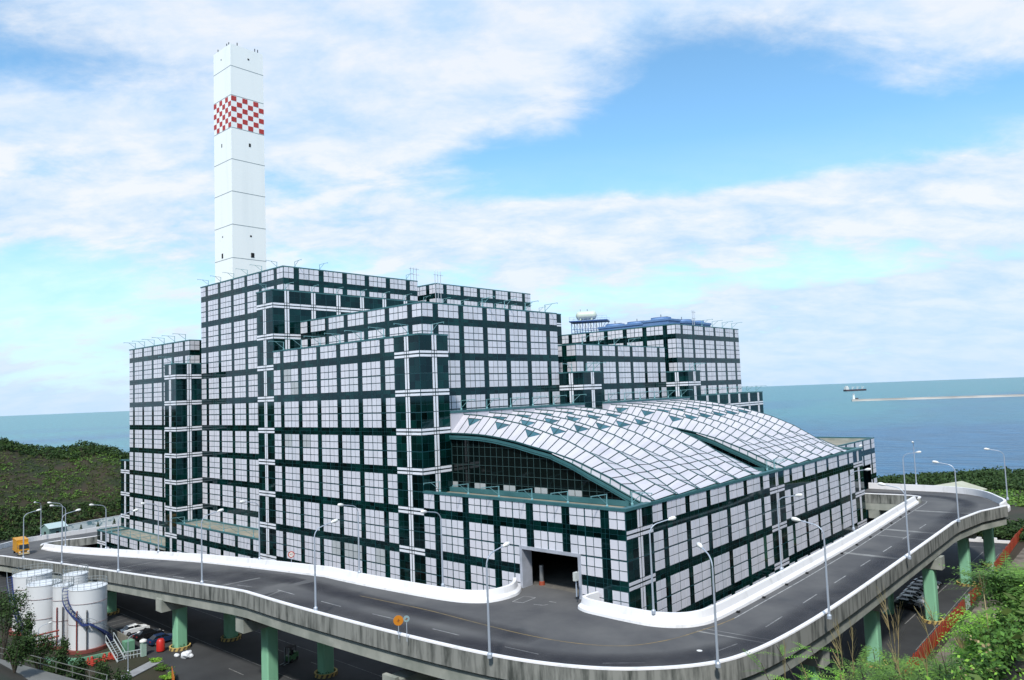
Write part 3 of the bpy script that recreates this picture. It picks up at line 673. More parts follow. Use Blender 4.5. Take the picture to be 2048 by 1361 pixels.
# side of inner deck, seen in the gap
q = MB(); q.sweep(path3(smooth_uv(INR)), [(.0, -.05), (.9, -.05), (.9, -2.6), (.3, -2.6)], -1); q.sweep(path3(smooth_uv(INL)), [(.0, -.05), (.9, -.05), (.9, -2.6), (.3, -2.6)], 1); q.sweep(path3(smooth_uv(LNK)), [(-.5, -.4), (.2, -.4), (.2, -2.4), (-.5, -2.4)], -1); obj('edge_girder', q, CONCB, ROAD)
# markings
mk = MB()
def strip(mb, a, b, w, dz=.004):
    pa, pb = rd(*a, 0), rd(*b, 0); d_ = (pb-pa); d_.z = 0; d_.normalize(); n_ = Vector((d_.y, -d_.x, 0))*w/2; up = Vector((0, 0, dz*B*.25+.004)); mb.quad(pa-n_+up, pa+n_+up, pb+n_+up, pb-n_+up)
for k in range(7): strip(mk, (-2.58, .38+1.79*k), (-2.58, 1.13+1.79*k), .15)
for a, b_ in (((2.3, -3.12), (1.62, -3.09)), ((4.02, -3.18), (3.29, -3.14)), ((.54, -3.06), (-.16, -3.0)), ((-1.24, -2.72), (-1.77, -2.32)), ((-2.44, -1.2), (-2.55, -.69)), ((5.7, -3.25), (5.0, -3.24)), ((7.4, -3.28), (6.7, -3.28))): strip(mk, a, b_, .15)
for k in range(9): strip(mk, (9.15+1.78*k, -3.34), (8.45+1.78*k, -3.34), .15)
edge = [(-1.92, .55), (-1.94, 3.7), (-1.92, 7.5), (-1.83, 10.5), (-1.74, 13.2), (-1.68, 15.9)]
for a, b_ in zip(edge, edge[1:]): strip(mk, a, b_, .14)
ed2 = [(-1.35, 16.6), (-1.62, 16.35), (-1.68, 15.9)]
for a, b_ in zip(ed2, ed2[1:]): strip(mk, a, b_, .14)
ed3 = smooth_uv([(-3.9, 15.6), (-3.85, 16.3), (-3.5, 17.1), (-3.05, 17.9)])
for a, b_ in zip(ed3, ed3[1:]): strip(mk, a, b_, .14)
bx = [(2.24, -.96), (2.31, -.51), (2.03, -.46), (2.01, -.89)]
for a, b_ in zip(bx, bx[1:]+bx[:1]): strip(mk, a, b_, .12)
for a, b_ in (((1.75, -.86), (1.55, -.8)), ((1.62, -.52), (1.45, -.5)), ((1.55, -.8), (1.5, -.7))): strip(mk, a, b_, .12)
struct('road_markings', mk, MARKW)
yl = MB(); yp = smooth_uv([(-1.92, .55), (-1.86, .1), (-1.74, -.44), (-1.52, -1.2), (-1.09, -1.85), (-.34, -2.22), (.67, -2.38), (1.92, -2.39), (3.2, -2.37), (4.38, -2.44), (5.35, -2.5)])
for a, b_ in zip(yp, yp[1:]): strip(yl, a, b_, .12)
struct('yellow_edge_line', yl, MARKY)
jt = MB()
for a, b_, w in (((-1.83, 6.97), (-3.28, 6.96), 1.1), ((-1.83, 10.55), (-3.32, 10.6), 1.1), ((-1.83, 9.61), (-3.31, 9.55), .45), ((-1.75, 14.2), (-3.55, 14.4), 1.1), ((9.58, -3.98), (9.37, -2.6), .7), ((16.6, -3.95), (16.57, -2.06), .4), ((6.98, -4.0), (7.28, -3.29), .4), ((-1.7, -.49), (-3.1, -.39), .3), ((-1.72, -.3), (-3.1, -.2), .15), ((22.1, -3.3), (22.0, -2.3), .4), ((13, -3.9), (13, -3.0), .2)):
    strip(jt, a, b_, w, dz=.001)
struct('expansion_joint', jt, JOINT)
mh = MB(); p0 = rd(-2.2, -1.35); mh.lathe(p0+Vector((0, 0, .02)), [(.0, 0), (.28, 0)], 12); struct('drain_cover', mh, mat('cover_pale', (.7, .7, .68), .6))
# barrier feet brackets along the right barrier
# tyre-polished dark track ribbons on the asphalt
wm = bpy.data.materials.new('tyre_wear'); wm.use_nodes = True; t = wm.node_tree; b = t.nodes['Principled BSDF']; b.inputs['Base Color'].default_value = (.018, .018, .026, 1); b.inputs['Roughness'].default_value = .7
uvn = t.nodes.new('ShaderNodeUVMap'); sx = t.nodes.new('ShaderNodeSeparateXYZ'); t.links.new(uvn.outputs[0], sx.inputs[0])
def tm(op, a, b_):
    n = t.nodes.new('ShaderNodeMath'); n.operation = op
    for i_, x in enumerate((a, b_)):
        if isinstance(x, (int, float)): n.inputs[i_].default_value = x
        else: t.links.new(x, n.inputs[i_])
    return n.outputs[0]
e_ = tm('MULTIPLY', tm('MULTIPLY', sx.outputs[0], tm('SUBTRACT', 1.0, sx.outputs[0])), 4.0); e2 = tm('MULTIPLY', tm('MULTIPLY', sx.outputs[1], tm('SUBTRACT', 1.0, sx.outputs[1])), 4.0)
nz = t.nodes.new('ShaderNodeTexNoise'); nz.inputs['Scale'].default_value = .16; nz.inputs['Detail'].default_value = 6; g = t.nodes.new('ShaderNodeNewGeometry'); t.links.new(g.outputs['Position'], nz.inputs[0])
al = tm('MULTIPLY', tm('MULTIPLY', tm('POWER', e_, 1.5), tm('POWER', e2, .35)), tm('MULTIPLY', nz.outputs[0], 1.0)); t.links.new(al, b.inputs['Alpha'])
def wear(p, width, lift):
    me = bpy.data.meshes.new('tyre_wear'); q = MB(); pp = path3(p, 0); nr = normals(pp, 1); uv = []
    for k, (a, n_) in enumerate(zip(pp, nr)):
        for sgn in (-1, 1): q.v.append(tuple(a+n_*width/2*sgn+Vector((0, 0, lift)))); uv.append(((sgn+1)/2, k/(len(pp)-1)))
    for k in range(len(pp)-1): q.f.append((2*k, 2*k+1, 2*k+3, 2*k+2))
    me.from_pydata(q.v, [], q.f); ul = me.uv_layers.new(name='UVMap')
    for lp in me.loops: ul.data[lp.index].uv = uv[lp.vertex_index]
    me.materials.append(wm); o = bpy.data.objects.new('tyre_wear', me); COL.objects.link(o); o['kind'] = 'structure'
wear(smooth_uv([(-2.95, 14.5), (-3.0, 12), (-2.95, 7), (-2.95, 3), (-2.85, .2), (-2.45, -1.3), (-1.8, -2.2), (-.8, -2.9), (.5, -3.25), (3, -3.45), (6, -3.6), (10, -3.7)]), 5.2, .0022*B)
wear(smooth_uv([(12, -2.3), (9, -2.4), (6.5, -2.6), (4.0, -2.6), (2, -2.5), (.3, -2.5)]), 4.5, .0014*B)
wear(smooth_uv([(24, -3.2), (18, -3.1), (14, -3.0), (11, -2.9), (8, -3.0)]), 7.0, .0016*B)
wear(smooth_uv([(-2.9, 13), (-2.95, 15), (-2.8, 16.4), (-2.2, 17.3), (-1.2, 17.7), (.9, 17.7)]), 4.5, .0018*B)
# little black drain outlets at the foot of the right barrier
dq = MB(); dq.box((-.16, -.16, 0), (.16, .16, .2)); par = bpy.data.objects['road_barrier']; d0 = None
for k in range(12):
    if d0 is None: d0 = obj('drain_outlet', dq, DARK, par); o = d0
    else: o = d0.copy(); COL.objects.link(o); o.parent = par
    o.location = rd(-1.83 if k < 8 else -1.83+.045*(k-7), .9+1.18*k, .0)
# ------------------------------------------------------------------ PIERS
def pier(u, v, ztop, rz, label, ring=True, cap=None, w=1.65):
    t_ = thing('bridge_pier', label, 'bridge pier', L(u, v, -4), rz, 'mint green piers under the elevated road')
    h = (ztop+4)*B; q = MB(); c = .18
    pr = [(-w/2+c, -w/2), (w/2-c, -w/2), (w/2, -w/2+c), (w/2, w/2-c), (w/2-c, w/2), (-w/2+c, w/2), (-w/2, w/2-c), (-w/2, -w/2+c)]
    i0 = len(q.v)
    for z in (0, h):
        for x, y in pr: q.v.append((x, y, z))
    for j in range(8): q.f.append((j, (j+1) % 8, 8+(j+1) % 8, 8+j))
    q.f.append(tuple(range(8, 16))); obj('column', q, GREENP, t_)
    if cap:
        a, b_ = cap; q = MB(); q.box((a, -1.05, h), (b_, 1.05, h+1.55)); q.box((a+.0, -1.05, h+1.55), (a+.55, 1.05, h+1.95)); obj('pier_cap', q, CONCB, t_)
    if ring:
        q = MB(); q.lathe((0, 0, 0), [(1.6, 0), (1.6, .5), (1.35, .5), (1.35, .25)], 28); rg = obj('planter_ring', q, HAZY, t_)
        q = MB()
        for k in range(14):
            a = 2*math.pi*k/14; pts = [(1.625*math.cos(a+.0), 1.625*math.sin(a+.0), .01), (1.625*math.cos(a+.2), 1.625*math.sin(a+.2), .01), (1.625*math.cos(a+.36), 1.625*math.sin(a+.36), .49), (1.625*math.cos(a+.16), 1.625*math.sin(a+.16), .49)]; q.quad(*pts)
        obj('hazard_stripe', q, HAZK, rg)
        q = MB(); leafball(q, Vector((0, 0, .6)), 1.4, .55, 320, .26); obj('shrub_planting', q, LEAFD, t_)
    return t_
def leafball(mb, c, rx, rz_, n, s, up=.3):
    for _ in range(n):
        while True:
            p = Vector((random.uniform(-1, 1), random.uniform(-1, 1), random.uniform(-1, 1)))
            if p.length < 1: break
        p = p*(.55+.45*random.random()); p = Vector((p.x*rx, p.y*rx, p.z*rz_))+c
        a = Vector((random.gauss(0, 1), random.gauss(0, 1), random.gauss(0, .6))).normalized(); b_ = a.cross(Vector((random.gauss(0, 1), random.gauss(0, 1), random.gauss(0, 1)))).normalized()
        ss = s*random.uniform(.6, 1.3); mb.quad(p-a*ss*.5, p+b_*ss*.28, p+a*ss*.5, p-b_*ss*.28)
def leafm(name, c, c2, isl=.35):
    m_ = mat(name, c, .7, spec=.2, isl=isl, col2=c2, scale=.35, detail=4, lo=.4, hi=.6)
    bs = m_.node_tree.nodes['Principled BSDF']; return m_
LEAFD = leafm('leaf_dark', (.026, .055, .016), (.042, .078, .022)); LEAFM = leafm('leaf_mid', (.07, .155, .028), (.12, .21, .04))
LEAFB = leafm('leaf_bright', (.15, .34, .035), (.25, .42, .06)); LEAFO = leafm('leaf_olive', (.085, .115, .028), (.05, .09, .02)); STRAW = leafm('straw', (.34, .27, .14), (.25, .22, .10), .2)
pr_ = [(11.83, -3.55, -2.92, 0, 'mint green pier beside the red bin and the white bag, planted ring at its foot', True, (-3.3, 8.6)),
       (7.75, -3.3, -2.72, 0, 'tall mint green pier in front of the forklift, its foot below the picture edge', False, (-4.4, 8.4)),
       (2.5, -3.25, -2.85, 0, 'mint green pier with the big square cap below the orange sign', True, (-4.6, 8.6)),
       (11.4, -2.35, -2.92, 0, 'shaded mint green pier on a striped island left of the forklift', True, None),
       (7.0, -2.3, -2.7, 0, 'shaded mint green pier on a striped island right of the forklift', True, None),
       (17.04, -3.4, -3.3, 0, 'dark green pier directly behind the nearest white storage tank', True, None)]
for u, v, zt, rz, lb, rg, cap in pr_:
    t_ = pier(u, v, zt, rz, lb, rg, cap, 1.75)
for u, v, zt, lb, cap in ((-2.82, 5.5, -2.75, 'mint green pier rising out of the ferns under the right-hand road', (-1.0, 5.6)), (-3.12, 9.5, -2.6, 'mint green pier beside the row of parked cars', (-1.2, 6.8)), (-3.1, 13.9, -2.55, 'mint green pier next to the red fence with a dark shrub at its foot', (-1.2, 6.0)), (-2.85, 1.6, -2.8, 'mint green pier under the bend of the road above the grass', (-1, 5.5))):
    t_ = pier(u, v, zt, 0, lb, True, None, 1.7)
    h = (zt+4)*B; q = MB(); a, b_ = cap; q.box((-1.0, a-.9, h), (1.0, b_, h+1.5)); q.box((-1.0, a-.9, h+1.5), (1.0, a-.4, h+1.9)); obj('pier_cap', q, CONCB, t_)
pier(-2.0, 9.65, -2.4, 0, 'shaded inner mint green pier behind the parked cars', False); pier(-3.25, 17.0, -2.35, 0, 'farthest mint green pier near the notched white wall', True, None, 1.7)
pier(.1, 17.2, -2.6, 0, 'mint green pier under the side link seen in the gap at the right end', False, (-6, 4.5)); pier(1.3, -3.0, -2.6, 0, 'grey green pier just under the road right of the big cap', False, (-2.6, 8)); pier(-1.0, -1.2, -2.4, 0, 'hidden inner pier under the front bend', False)

# ------------------------------------------------------------------ STREET LAMPS
def lamp_proto(label, loc, rz):
    t_ = thing('street_lamp', label, 'street lamp', loc, rz, 'curved arm street lamps along the elevated road')
    q = MB(); q.lathe((0, 0, 0), [(.24, 0), (.24, .35), (.13, .5)], 10); q.tube([(0, 0, .3), (0, 0, 4.2), (0, 0, 8.6)], [.13, .11, .085], 8); obj('pole', q, POLE, t_)
    q = MB(); pts = [(0, 0, 8.55)]
    for k in range(1, 8): a = math.radians(78*k/7); pts.append((1.35*(1-math.cos(a)), 0, 8.55+1.15*math.sin(a)))
    pts.append((2.5, 0, 9.95)); q.tube(pts, .065, 6); obj('arm', q, POLE, t_)
    q = MB(); q.tube([(2.35, 0, 9.9), (2.55, 0, 9.96), (2.9, 0, 10.02), (3.25, 0, 10.06), (3.38, 0, 10.07)], [.07, .17, .24, .20, .06], 10); obj('lamp_head', q, LAMPW, t_, smooth=True)
    return t_
LP = []   # (u, v, dz, dir u, dir v, label)
IN = (-1, 0)
LP = [(.05, -3.94, .17, (0, 1), 'street lamp on the outer parapet at the front, the one opposite the dark door'),
      (4.66, -4.07, .17, (0, 1), 'street lamp on the outer parapet second to the left of the door'),
      (9.4, -4.1, .17, (0, 1), 'street lamp on the outer parapet above the pier with the red bin'),
      (14.5, -4.1, .17, (0, 1), 'street lamp on the outer parapet just right of the storage tanks'),
      (19.2, -4.1, .17, (0, 1), 'street lamp on the outer parapet above the storage tanks'),
      (23.2, -4.12, .17, (0, 1), 'street lamp on the outer parapet in front of the yellow truck'),
      (-2.98, -2.25, .17, (.75, .66), 'street lamp at the outermost point of the front bend'),
      (-3.51, .92, .17, (1, 0), 'street lamp on the right-hand outer parapet nearest the bend'),
      (-3.49, 6.3, .17, (1, 0), 'street lamp on the right-hand outer parapet above the parked cars'),
      (-3.46, 11.74, .17, (1, 0), 'street lamp on the right-hand outer parapet where the wall kinks'),
      (-3.95, 16.6, .17, (.9, -.4), 'street lamp at the extreme right end of the far bend'),
      (-.92, -.62, .2, (-.5, .87), 'street lamp behind the white barrier at the glass corner of the hall'),
      (-1.6, 3.6, .2, (-1, 0), 'street lamp behind the white barrier at the middle of the right facade'),
      (-1.47, 8.94, .2, (-1, 0), 'street lamp behind the white barrier near the far end of the right facade'),
      (3.75, -1.5, .2, (0, -1), 'street lamp behind the white barrier left of the door'),
      (6.3, -1.8, .2, (0, -1), 'street lamp behind the white barrier below the glass stair tower'),
      (11.0, -1.7, .2, (0, -1), 'street lamp behind the white barrier in front of the planted terrace'),
      (17.2, -1.85, .2, (0, -1), 'street lamp behind the white barrier in front of the glass link tower'),
      (21.2, -2.05, .2, (0, -1), 'street lamp behind the white barrier at the low west annex'),
      (25.0, -2.2, .2, (0, -1), 'street lamp behind the barrier at the grey gore wall'),
      (28.3, -1.3, .2, (.3, -1), 'street lamp at the tip of the gore near the hut'),
      (32.6, -.9, .2, (-.7, -.7), 'street lamp beyond the left bend beside the hut'),
      (.72, 16.35, .17, (-.3, .9), 'street lamp on the short link parapet at the far end of the plant'),
      (-.7, 18.95, .2, (-.2, -1), 'street lamp on the far curved barrier against the sea'),
      (-1.45, 14.4, .2, (-1, 0), 'street lamp at the tip of the inner barrier where the link begins'),
      (30.6, -7.0, .2, (-1, -.2), 'street lamp at the left picture edge beyond the truck'),
      (28.1, -6.2, .17, (1, .2), 'street lamp head peeping in at the left picture edge in front of the bend')]
lamp = None
for u, v, dz, (du, dv_), lb in LP:
    loc = rd(u, v, dz); rz = math.atan2(du, dv_)
    if lamp is None: lamp = lamp_proto(lb, loc, rz)
    else: dup(lamp, loc, rz, lb)

# ------------------------------------------------------------------ SIGNS
def disc_sign(name, loc, rz, rad, h, m, label, ring=None, txt=None):
    t_ = thing(name, label, 'road sign', loc, rz); q = MB(); q.bar((0, 0, 0), (0, 0, h), .07); obj('post', q, POLE, t_)
    q = MB(); q.tube([(.05, 0, h), (.09, 0, h)], rad, 24); obj('disc', q, m, t_)
    if ring: q = MB(); q.tube([(.092, 0, h), (.11, 0, h)], rad*.72, 24); obj('face', q, ring, t_)
    if txt:
        c = bpy.data.curves.new('digits', 'FONT'); c.body = txt; c.size = rad*1.1; c.align_x = 'CENTER'; c.align_y = 'CENTER'; c.extrude = .004; c.materials.append(MATS['hazard_black'])
        o_ = bpy.data.objects.new('digits', c); me = bpy.data.meshes.new_from_object(o_); bpy.data.objects.remove(o_); me.materials.clear(); me.materials.append(MATS['hazard_black']); o = bpy.data.objects.new('digits', me); COL.objects.link(o); o.parent = t_; o.location = (.12, 0, h); o.rotation_euler = (math.pi/2, 0, math.pi/2)
    else:
        q = MB(); q.bar((.1, 0, h-rad*.3), (.1, 0, h+rad*.35), .06); q.bar((.1, -.15, h-.05), (.1, .15, h+.05), .05); obj('symbol', q, mat('sign_brown', (.2, .07, .02), .6), t_)
    return t_
cp_ = Vector((-12.51, -8.28))
def face(u, v): return math.atan2((cp_.y-u), (cp_.x-v))
disc_sign('road_sign', rd(2.08, -4.1, .12), face(2.08, -4.1), .52, 1.9, ORANGE, 'orange round sign on a post clamped to the outer parapet')
disc_sign('road_sign', rd(1.86, -4.1, .12), face(1.86, -4.1), .32, 2.3, mat('sign_back_grey', (.25, .36, .38), .4), 'small grey round sign standing just right of the orange disc')
disc_sign('speed_sign', rd(9.3, -1.75, .2), face(9.3, -1.7), .50, 1.4, mat('sign_red', (.45, .05, .03), .5), 'round speed limit sign with a red ring above the white barrier', mat('sign_face', (.75, .72, .68), .5), '40')
q = MB(); q.box((-.35, -.2, 1.9), (.35, .2, 2.9)); t_ = thing('control_cabinet', 'small grey control box on a post right of the dark door', 'cabinet', rd(1.03, -.35, .15)); obj('box', q, mat('cabinet_grey', (.5, .52, .5), .5), t_); q = MB(); q.bar((0, 0, 0), (0, 0, 1.9), .12); obj('post', q, POLE, t_)

# ------------------------------------------------------------------ TRUCK
tr = thing('truck', 'yellow box truck driving round the left bend', 'truck', rd(26.9, -3.2, .004), math.radians(-90-6))
# local x = forward
q = MB(); q.box((-4.2, -1.2, .75), (1.25, 1.2, 3.6)); q.box((-4.2, -1.25, 3.5), (1.3, 1.25, 3.68)); q.box((-4.25, -1.22, .75), (-4.1, 1.22, 1.1)); obj('cargo_body', q, YEL, tr)
q = MB(); q.hexa([(1.45, -1.1, .7), (3.3, -1.1, .7), (3.3, 1.1, .7), (1.45, 1.1, .7), (1.45, -1.05, 2.9), (2.85, -1.05, 2.9), (2.85, 1.05, 2.9), (1.45, 1.05, 2.9)]); cab = obj('cab', q, YEL, tr)
q = MB(); q.hexa([(3.14, -.98, 1.75), (3.20, -.98, 1.75), (3.20, .98, 1.75), (3.14, .98, 1.75), (2.90, -.95, 2.7), (2.96, -.95, 2.7), (2.96, .95, 2.7), (2.90, .95, 2.7)]); q.box((1.9, -1.11, 1.8), (2.7, -1.09, 2.6)); q.box((1.9, 1.09, 1.8), (2.7, 1.11, 2.6)); obj('windscreen', q, CARG, cab)
q = MB(); q.box((3.28, -.8, 1.0), (3.34, .8, 1.4)); obj('grille', q, mat('grille_dark', (.12, .07, .02), .6), cab); q = MB(); q.box((3.28, -1.1, .45), (3.45, 1.1, .8)); obj('bumper', q, mat('bumper_pale', (.5, .42, .25), .5), cab)
for y in (-.85, .85): q = MB(); q.box((3.30, y-.2, .95), (3.37, y+.2, 1.2)); obj('headlight', q, LAMPW, cab)
for x in (-3.0, 2.4):
    for y in (-1.0, 1.0): q = MB(); q.tube([(x, y-.18, .5), (x, y+.18, .5)], .5, 18); wh_ = obj('wheel', q, TYRE, tr); q = MB(); q.tube([(x, y-.19, .5), (x, y+.19, .5)], .24, 12); obj('rim', q, RAILG, wh_)
q = MB(); q.box((-4, -.5, .5), (2.9, .5, .78)); obj('chassis', q, TYRE, tr)

# ------------------------------------------------------------------ CARS
def car(loc, rz, paint, label, group='cars parked in the lower yard'):
    t_ = thing('parked_car', label, 'car', loc, rz, group)
    prof = [(-2.15, .32), (-2.2, .62), (-2.1, .92), (-1.55, 1.0), (-1.0, 1.06), (1.05, .98), (1.9, .86), (2.15, .68), (2.2, .42), (2.1, .30)]
    bmm = MB(); Wd = .86
    rings = []
    for y, sc in ((-Wd, .94), (-Wd*.92, 1), (Wd*.92, 1), (Wd, .94)):
        rings.append([(x*(.985 if abs(y) > .8*Wd and sc < 1 else 1), y, z if sc == 1 else .32+(z-.32)*sc) for x, z in prof])
    i0 = 0; n_ = len(prof)
    for r_ in rings: bmm.v += r_
    for k in range(3):
        for j in range(n_): a = k*n_+j; b_ = k*n_+(j+1) % n_; bmm.f.append((a, b_, b_+n_, a+n_))
    bmm.f.append(tuple(range(n_))); bmm.f.append(tuple(3*n_+j for j in range(n_))[::-1]); obj('body', bmm, paint, t_)
    q = MB(); q.hexa([(-1.75, -.74, .98), (1.05, -.74, .98), (1.05, .74, .98), (-1.75, .74, .98), (-1.15, -.58, 1.42), (.25, -.58, 1.42), (.25, .58, 1.42), (-1.15, .58, 1.42)]); obj('cabin_glass', q, CARG, t_)
    q = MB(); q.hexa([(-1.2, -.60, 1.40), (.3, -.60, 1.40), (.3, .60, 1.40), (-1.2, .60, 1.40), (-1.1, -.52, 1.47), (.2, -.52, 1.47), (.2, .52, 1.47), (-1.1, .52, 1.47)]); q.bar((-.4, -.70, 1.0), (-.45, -.60, 1.42), .07); q.bar((-.4, .70, 1.0), (-.45, .60, 1.42), .07); q.bar((1.02, -.73, .98), (.28, -.58, 1.42), .06); q.bar((1.02, .73, .98), (.28, .58, 1.42), .06); obj('roof', q, paint, t_)
    for x in (-1.35, 1.35):
        for y in (-.78, .78): q = MB(); q.tube([(x, y-.1, .32), (x, y+.1, .32)], .33, 16); w_ = obj('wheel', q, TYRE, t_); q = MB(); q.tube([(x, y-.105, .32), (x, y+.105, .32)], .18, 10); obj('rim', q, mat('rim_silver', (.35, .36, .37), .35, metal=.6), w_)
    for y in (-.6, .6): q = MB(); q.box((2.08, y-.18, .6), (2.17, y+.18, .75)); obj('headlight', q, LAMPW, t_)
    for y in (-.6, .6): q = MB(); q.box((-2.21, y-.2, .68), (-2.12, y+.2, .84)); obj('tail_light', q, mat('tail_red', (.25, .02, .02), .4), t_)
    return t_
CW = mat('car_white', (.85, .87, .87), .3); CK = mat('car_black', (.012, .013, .015), .25); CN = mat('car_navy', (.015, .035, .09), .3); CS = mat('car_silver', (.40, .42, .44), .35)
car(L(14.25, -3.75, -3.99), math.radians(2), CW, 'white sedan parked behind the storage tanks')
car(L(13.45, -3.7, -3.99), math.radians(2), CK, 'black sedan parked between the white sedan and the dark blue one')
car(L(12.7, -3.65, -3.99), math.radians(2), CN, 'dark blue sedan parked nearest the red bin')
cl = [(CK, 'black car, nearest of the row glimpsed under the right-hand road'), (CW, 'white car next after the nearest black one in the row under the right-hand road'), (CW, 'second white car in the row under the right-hand road'), (CW, 'third white car in the row under the right-hand road'), (CS, 'silver car in the middle of the row under the right-hand road'), (CW, 'white car beyond the silver one in the row under the right-hand road'), (CK, 'black car at the far end of the row under the right-hand road')]
for i, (pm, lb) in enumerate(cl): car(L(-2.32+.02*i, 10.35+.46*i, -3.99), math.radians(-92), pm, lb, 'cars parked in a row under the right road')

# forklift
fk = thing('forklift', 'small green forklift standing in the shade between two piers', 'forklift', L(8.45, -2.35, -3.99), math.radians(200))
q = MB(); q.box((-1.1, -.6, .25), (.6, .6, .95)); q.box((-1.2, -.6, .5), (-.6, .6, 1.2)); obj('body', q, mat('forklift_green', (.06, .17, .07), .5), fk)
q = MB()
for x, y in ((-.8, -.5), (-.8, .5), (.4, -.5), (.4, .5)): q.bar((x, y, .9), (x*.8, y, 2.1), .07)
q.box((-.75, -.55, 2.1), (.4, .55, 2.16)); obj('overhead_guard', q, TYRE, fk)
q = MB(); q.bar((.75, -.35, .1), (.75, -.35, 2.2), .1); q.bar((.75, .35, .1), (.75, .35, 2.2), .1); q.box((.8, -.4, .1), (1.9, -.25, .16)); q.box((.8, .25, .1), (1.9, .4, .16)); obj('mast', q, RAILG, fk)
q = MB(); q.box((-.5, -.25, .95), (0, .25, 1.15)); q.box((-.5, -.25, 1.1), (-.38, .25, 1.6)); obj('seat', q, TYRE, fk)
for x in (-.8, .35):
    for y in (-.55, .55): q = MB(); q.tube([(x, y-.1, .28), (x, y+.1, .28)], .28, 14); obj('wheel', q, TYRE, fk)
# red bin and white bags
t_ = thing('waste_bin', 'red upright waste container beside the planted pier', 'bin', L(12.0, -3.98, -3.99)); q = MB(); q.lathe((0, 0, 0), [(.45, 0), (.62, .15), (.62, 1.5), (.5, 1.7)], 18); obj('body', q, mat('bin_red', (.5, .02, .015), .45), t_, smooth='auto'); q = MB(); q.lathe((0, 0, 1.68), [(.55, 0), (.4, .22), (0, .28)], 18); obj('lid', q, MATS['bin_red'], t_)
def bag(loc, s, label):
    q = MB(); pts = []; bm2 = bmesh.new(); bmesh.ops.create_icosphere(bm2, subdivisions=3, radius=s)
    for v in bm2.verts: v.co += v.co.normalized()*noise.noise(v.co*1.7)*s*.45; v.co.z = max(v.co.z*.8+s*.35, 0)
    me = bpy.data.meshes.new('sack'); bm2.to_mesh(me); bm2.free(); me.materials.append(mat('sack_white', (.7, .72, .75), .6)); o = bpy.data.objects.new('sack', me); COL.objects.link(o); o.location = loc; o['label'] = label; o['category'] = 'sack'
bag(L(10.95, -3.75, -3.99), .85, 'large crumpled white sack on the asphalt right of the planted pier'); bag(L(11.25, -3.9, -3.99), .4, 'small white sack leaning on the striped planter ring')

# ------------------------------------------------------------------ STORAGE TANKS
def tank(u, v, r_, ht, label, stair=None, pipes=0):
    t_ = thing('storage_tank', label, 'storage tank', L(u, v, -4), 0, 'white storage tanks beside the road')
    q = MB(); q.lathe((0, 0, 0), [(r_, 0), (r_, ht)], 48); obj('shell', q, TANKP, t_, smooth='auto'); q = MB(); q.lathe((0, 0, ht), [(r_+.06, -.05), (r_+.06, .06), (0, r_*.12)], 48); obj('roof', q, TANKP, t_)
    q = MB(); q.lathe((0, 0, 0), [(r_+.5, 0), (r_+.5, .5), (r_, .5)], 32); obj('base_ring', q, mat('base_red', (.17, .045, .035), .8), t_)
    q = MB()
    for z in (ht+.55, ht+1.05):
        pts = [(r_*math.cos(2*math.pi*k/36), r_*math.sin(2*math.pi*k/36), z) for k in range(37)]; q.tube(pts, .03, 4, False)
    for k in range(18): a = 2*math.pi*k/18; q.bar((r_*math.cos(a), r_*math.sin(a), ht), (r_*math.cos(a), r_*math.sin(a), ht+1.05), .05)
    obj('railing', q, RAILG, t_)
    q = MB()
    for z in (ht*.45, ht*.78): pts = [((r_+.07)*math.cos(2*math.pi*k/36), (r_+.07)*math.sin(2*math.pi*k/36), z) for k in range(37)]; q.tube(pts, .035, 4, False)
    obj('hoop', q, mat('hoop_brown', (.25, .17, .17), .6), t_)
    if stair:
        a0, a1 = map(math.radians, stair); n_ = 26; q = MB(); q2 = MB(); z0, z1 = .2, ht; ph = None
        for k in range(n_+1):
            tt = k/n_; a = a0+(a1-a0)*tt; z = z0+(z1-z0)*(tt if tt < .45 else (.45 if tt < .55 else (tt-.1)/.9)); z = min(z, ht)
            i_, o_ = r_+.08, r_+.85; p_i = Vector((i_*math.cos(a), i_*math.sin(a), z)); p_o = Vector((o_*math.cos(a), o_*math.sin(a), z))
            if ph:
                q.bar(ph[1], p_o, .07, .26); q.bar(ph[0], p_i, .07, .26); q2.bar(ph[1]+Vector((0, 0, 1)), p_o+Vector((0, 0, 1)), .05); q2.bar(ph[1]+Vector((0, 0, .5)), p_o+Vector((0, 0, .5)), .04)
            q.bar(p_i, p_o, .26, .05)
            if k % 2 == 0: q2.bar(p_o, p_o+Vector((0, 0, 1)), .05)
            ph = (p_i, p_o)
        st_ = obj('spiral_stair', q, DBLUE, t_); obj('handrail', q2, RAILG, st_)
    ca = math.atan2(-8.28-u, -12.51-v)
    for k in range(pipes):
        a = ca+(-.55+.5*k); x, y = (r_+.22)*math.cos(a), (r_+.22)*math.sin(a); q = MB(); q.tube([(x, y, .2), (x, y, ht*.66), (x*.95, y*.95, ht*.68)], .09, 6); obj('pipe', q, REDPIPE if k % 2 == 0 else mat('pipe_dark', (.06, .06, .065), .5), t_)
    return t_
tank(14.02, -5.05, 2.75, 9.7, 'nearest and rightmost white storage tank with a blue spiral stair round it', (-10, -215), 2)
tank(15.6, -5.64, 2.5, 9.7, 'broad white storage tank to the left of the narrow one, dark hedge at its foot', None, 0)
tank(14.75, -5.42, 1.5, 9.8, 'narrow white tank squeezed between the two front tanks with dark pipes on it', None, 3)
tank(17.3, -5.45, 3.0, 9.7, 'rearmost white storage tank at the far left under the road edge', (-125, -185), 0)
tank(15.9, -4.75, 1.9, 9.9, 'small white tank with red valves behind the nearest one', None, 0)
t_ = thing('pipe_bridge', 'pair of dark red pipes linking the narrow tank to the nearest tank', 'pipe', L(14.3, -5.7, -4)); q = MB()
for z in (2.2, 3.1): q.tube([(-3.6, 1.2, z), (.4, .4, z+.2)], .13, 8)
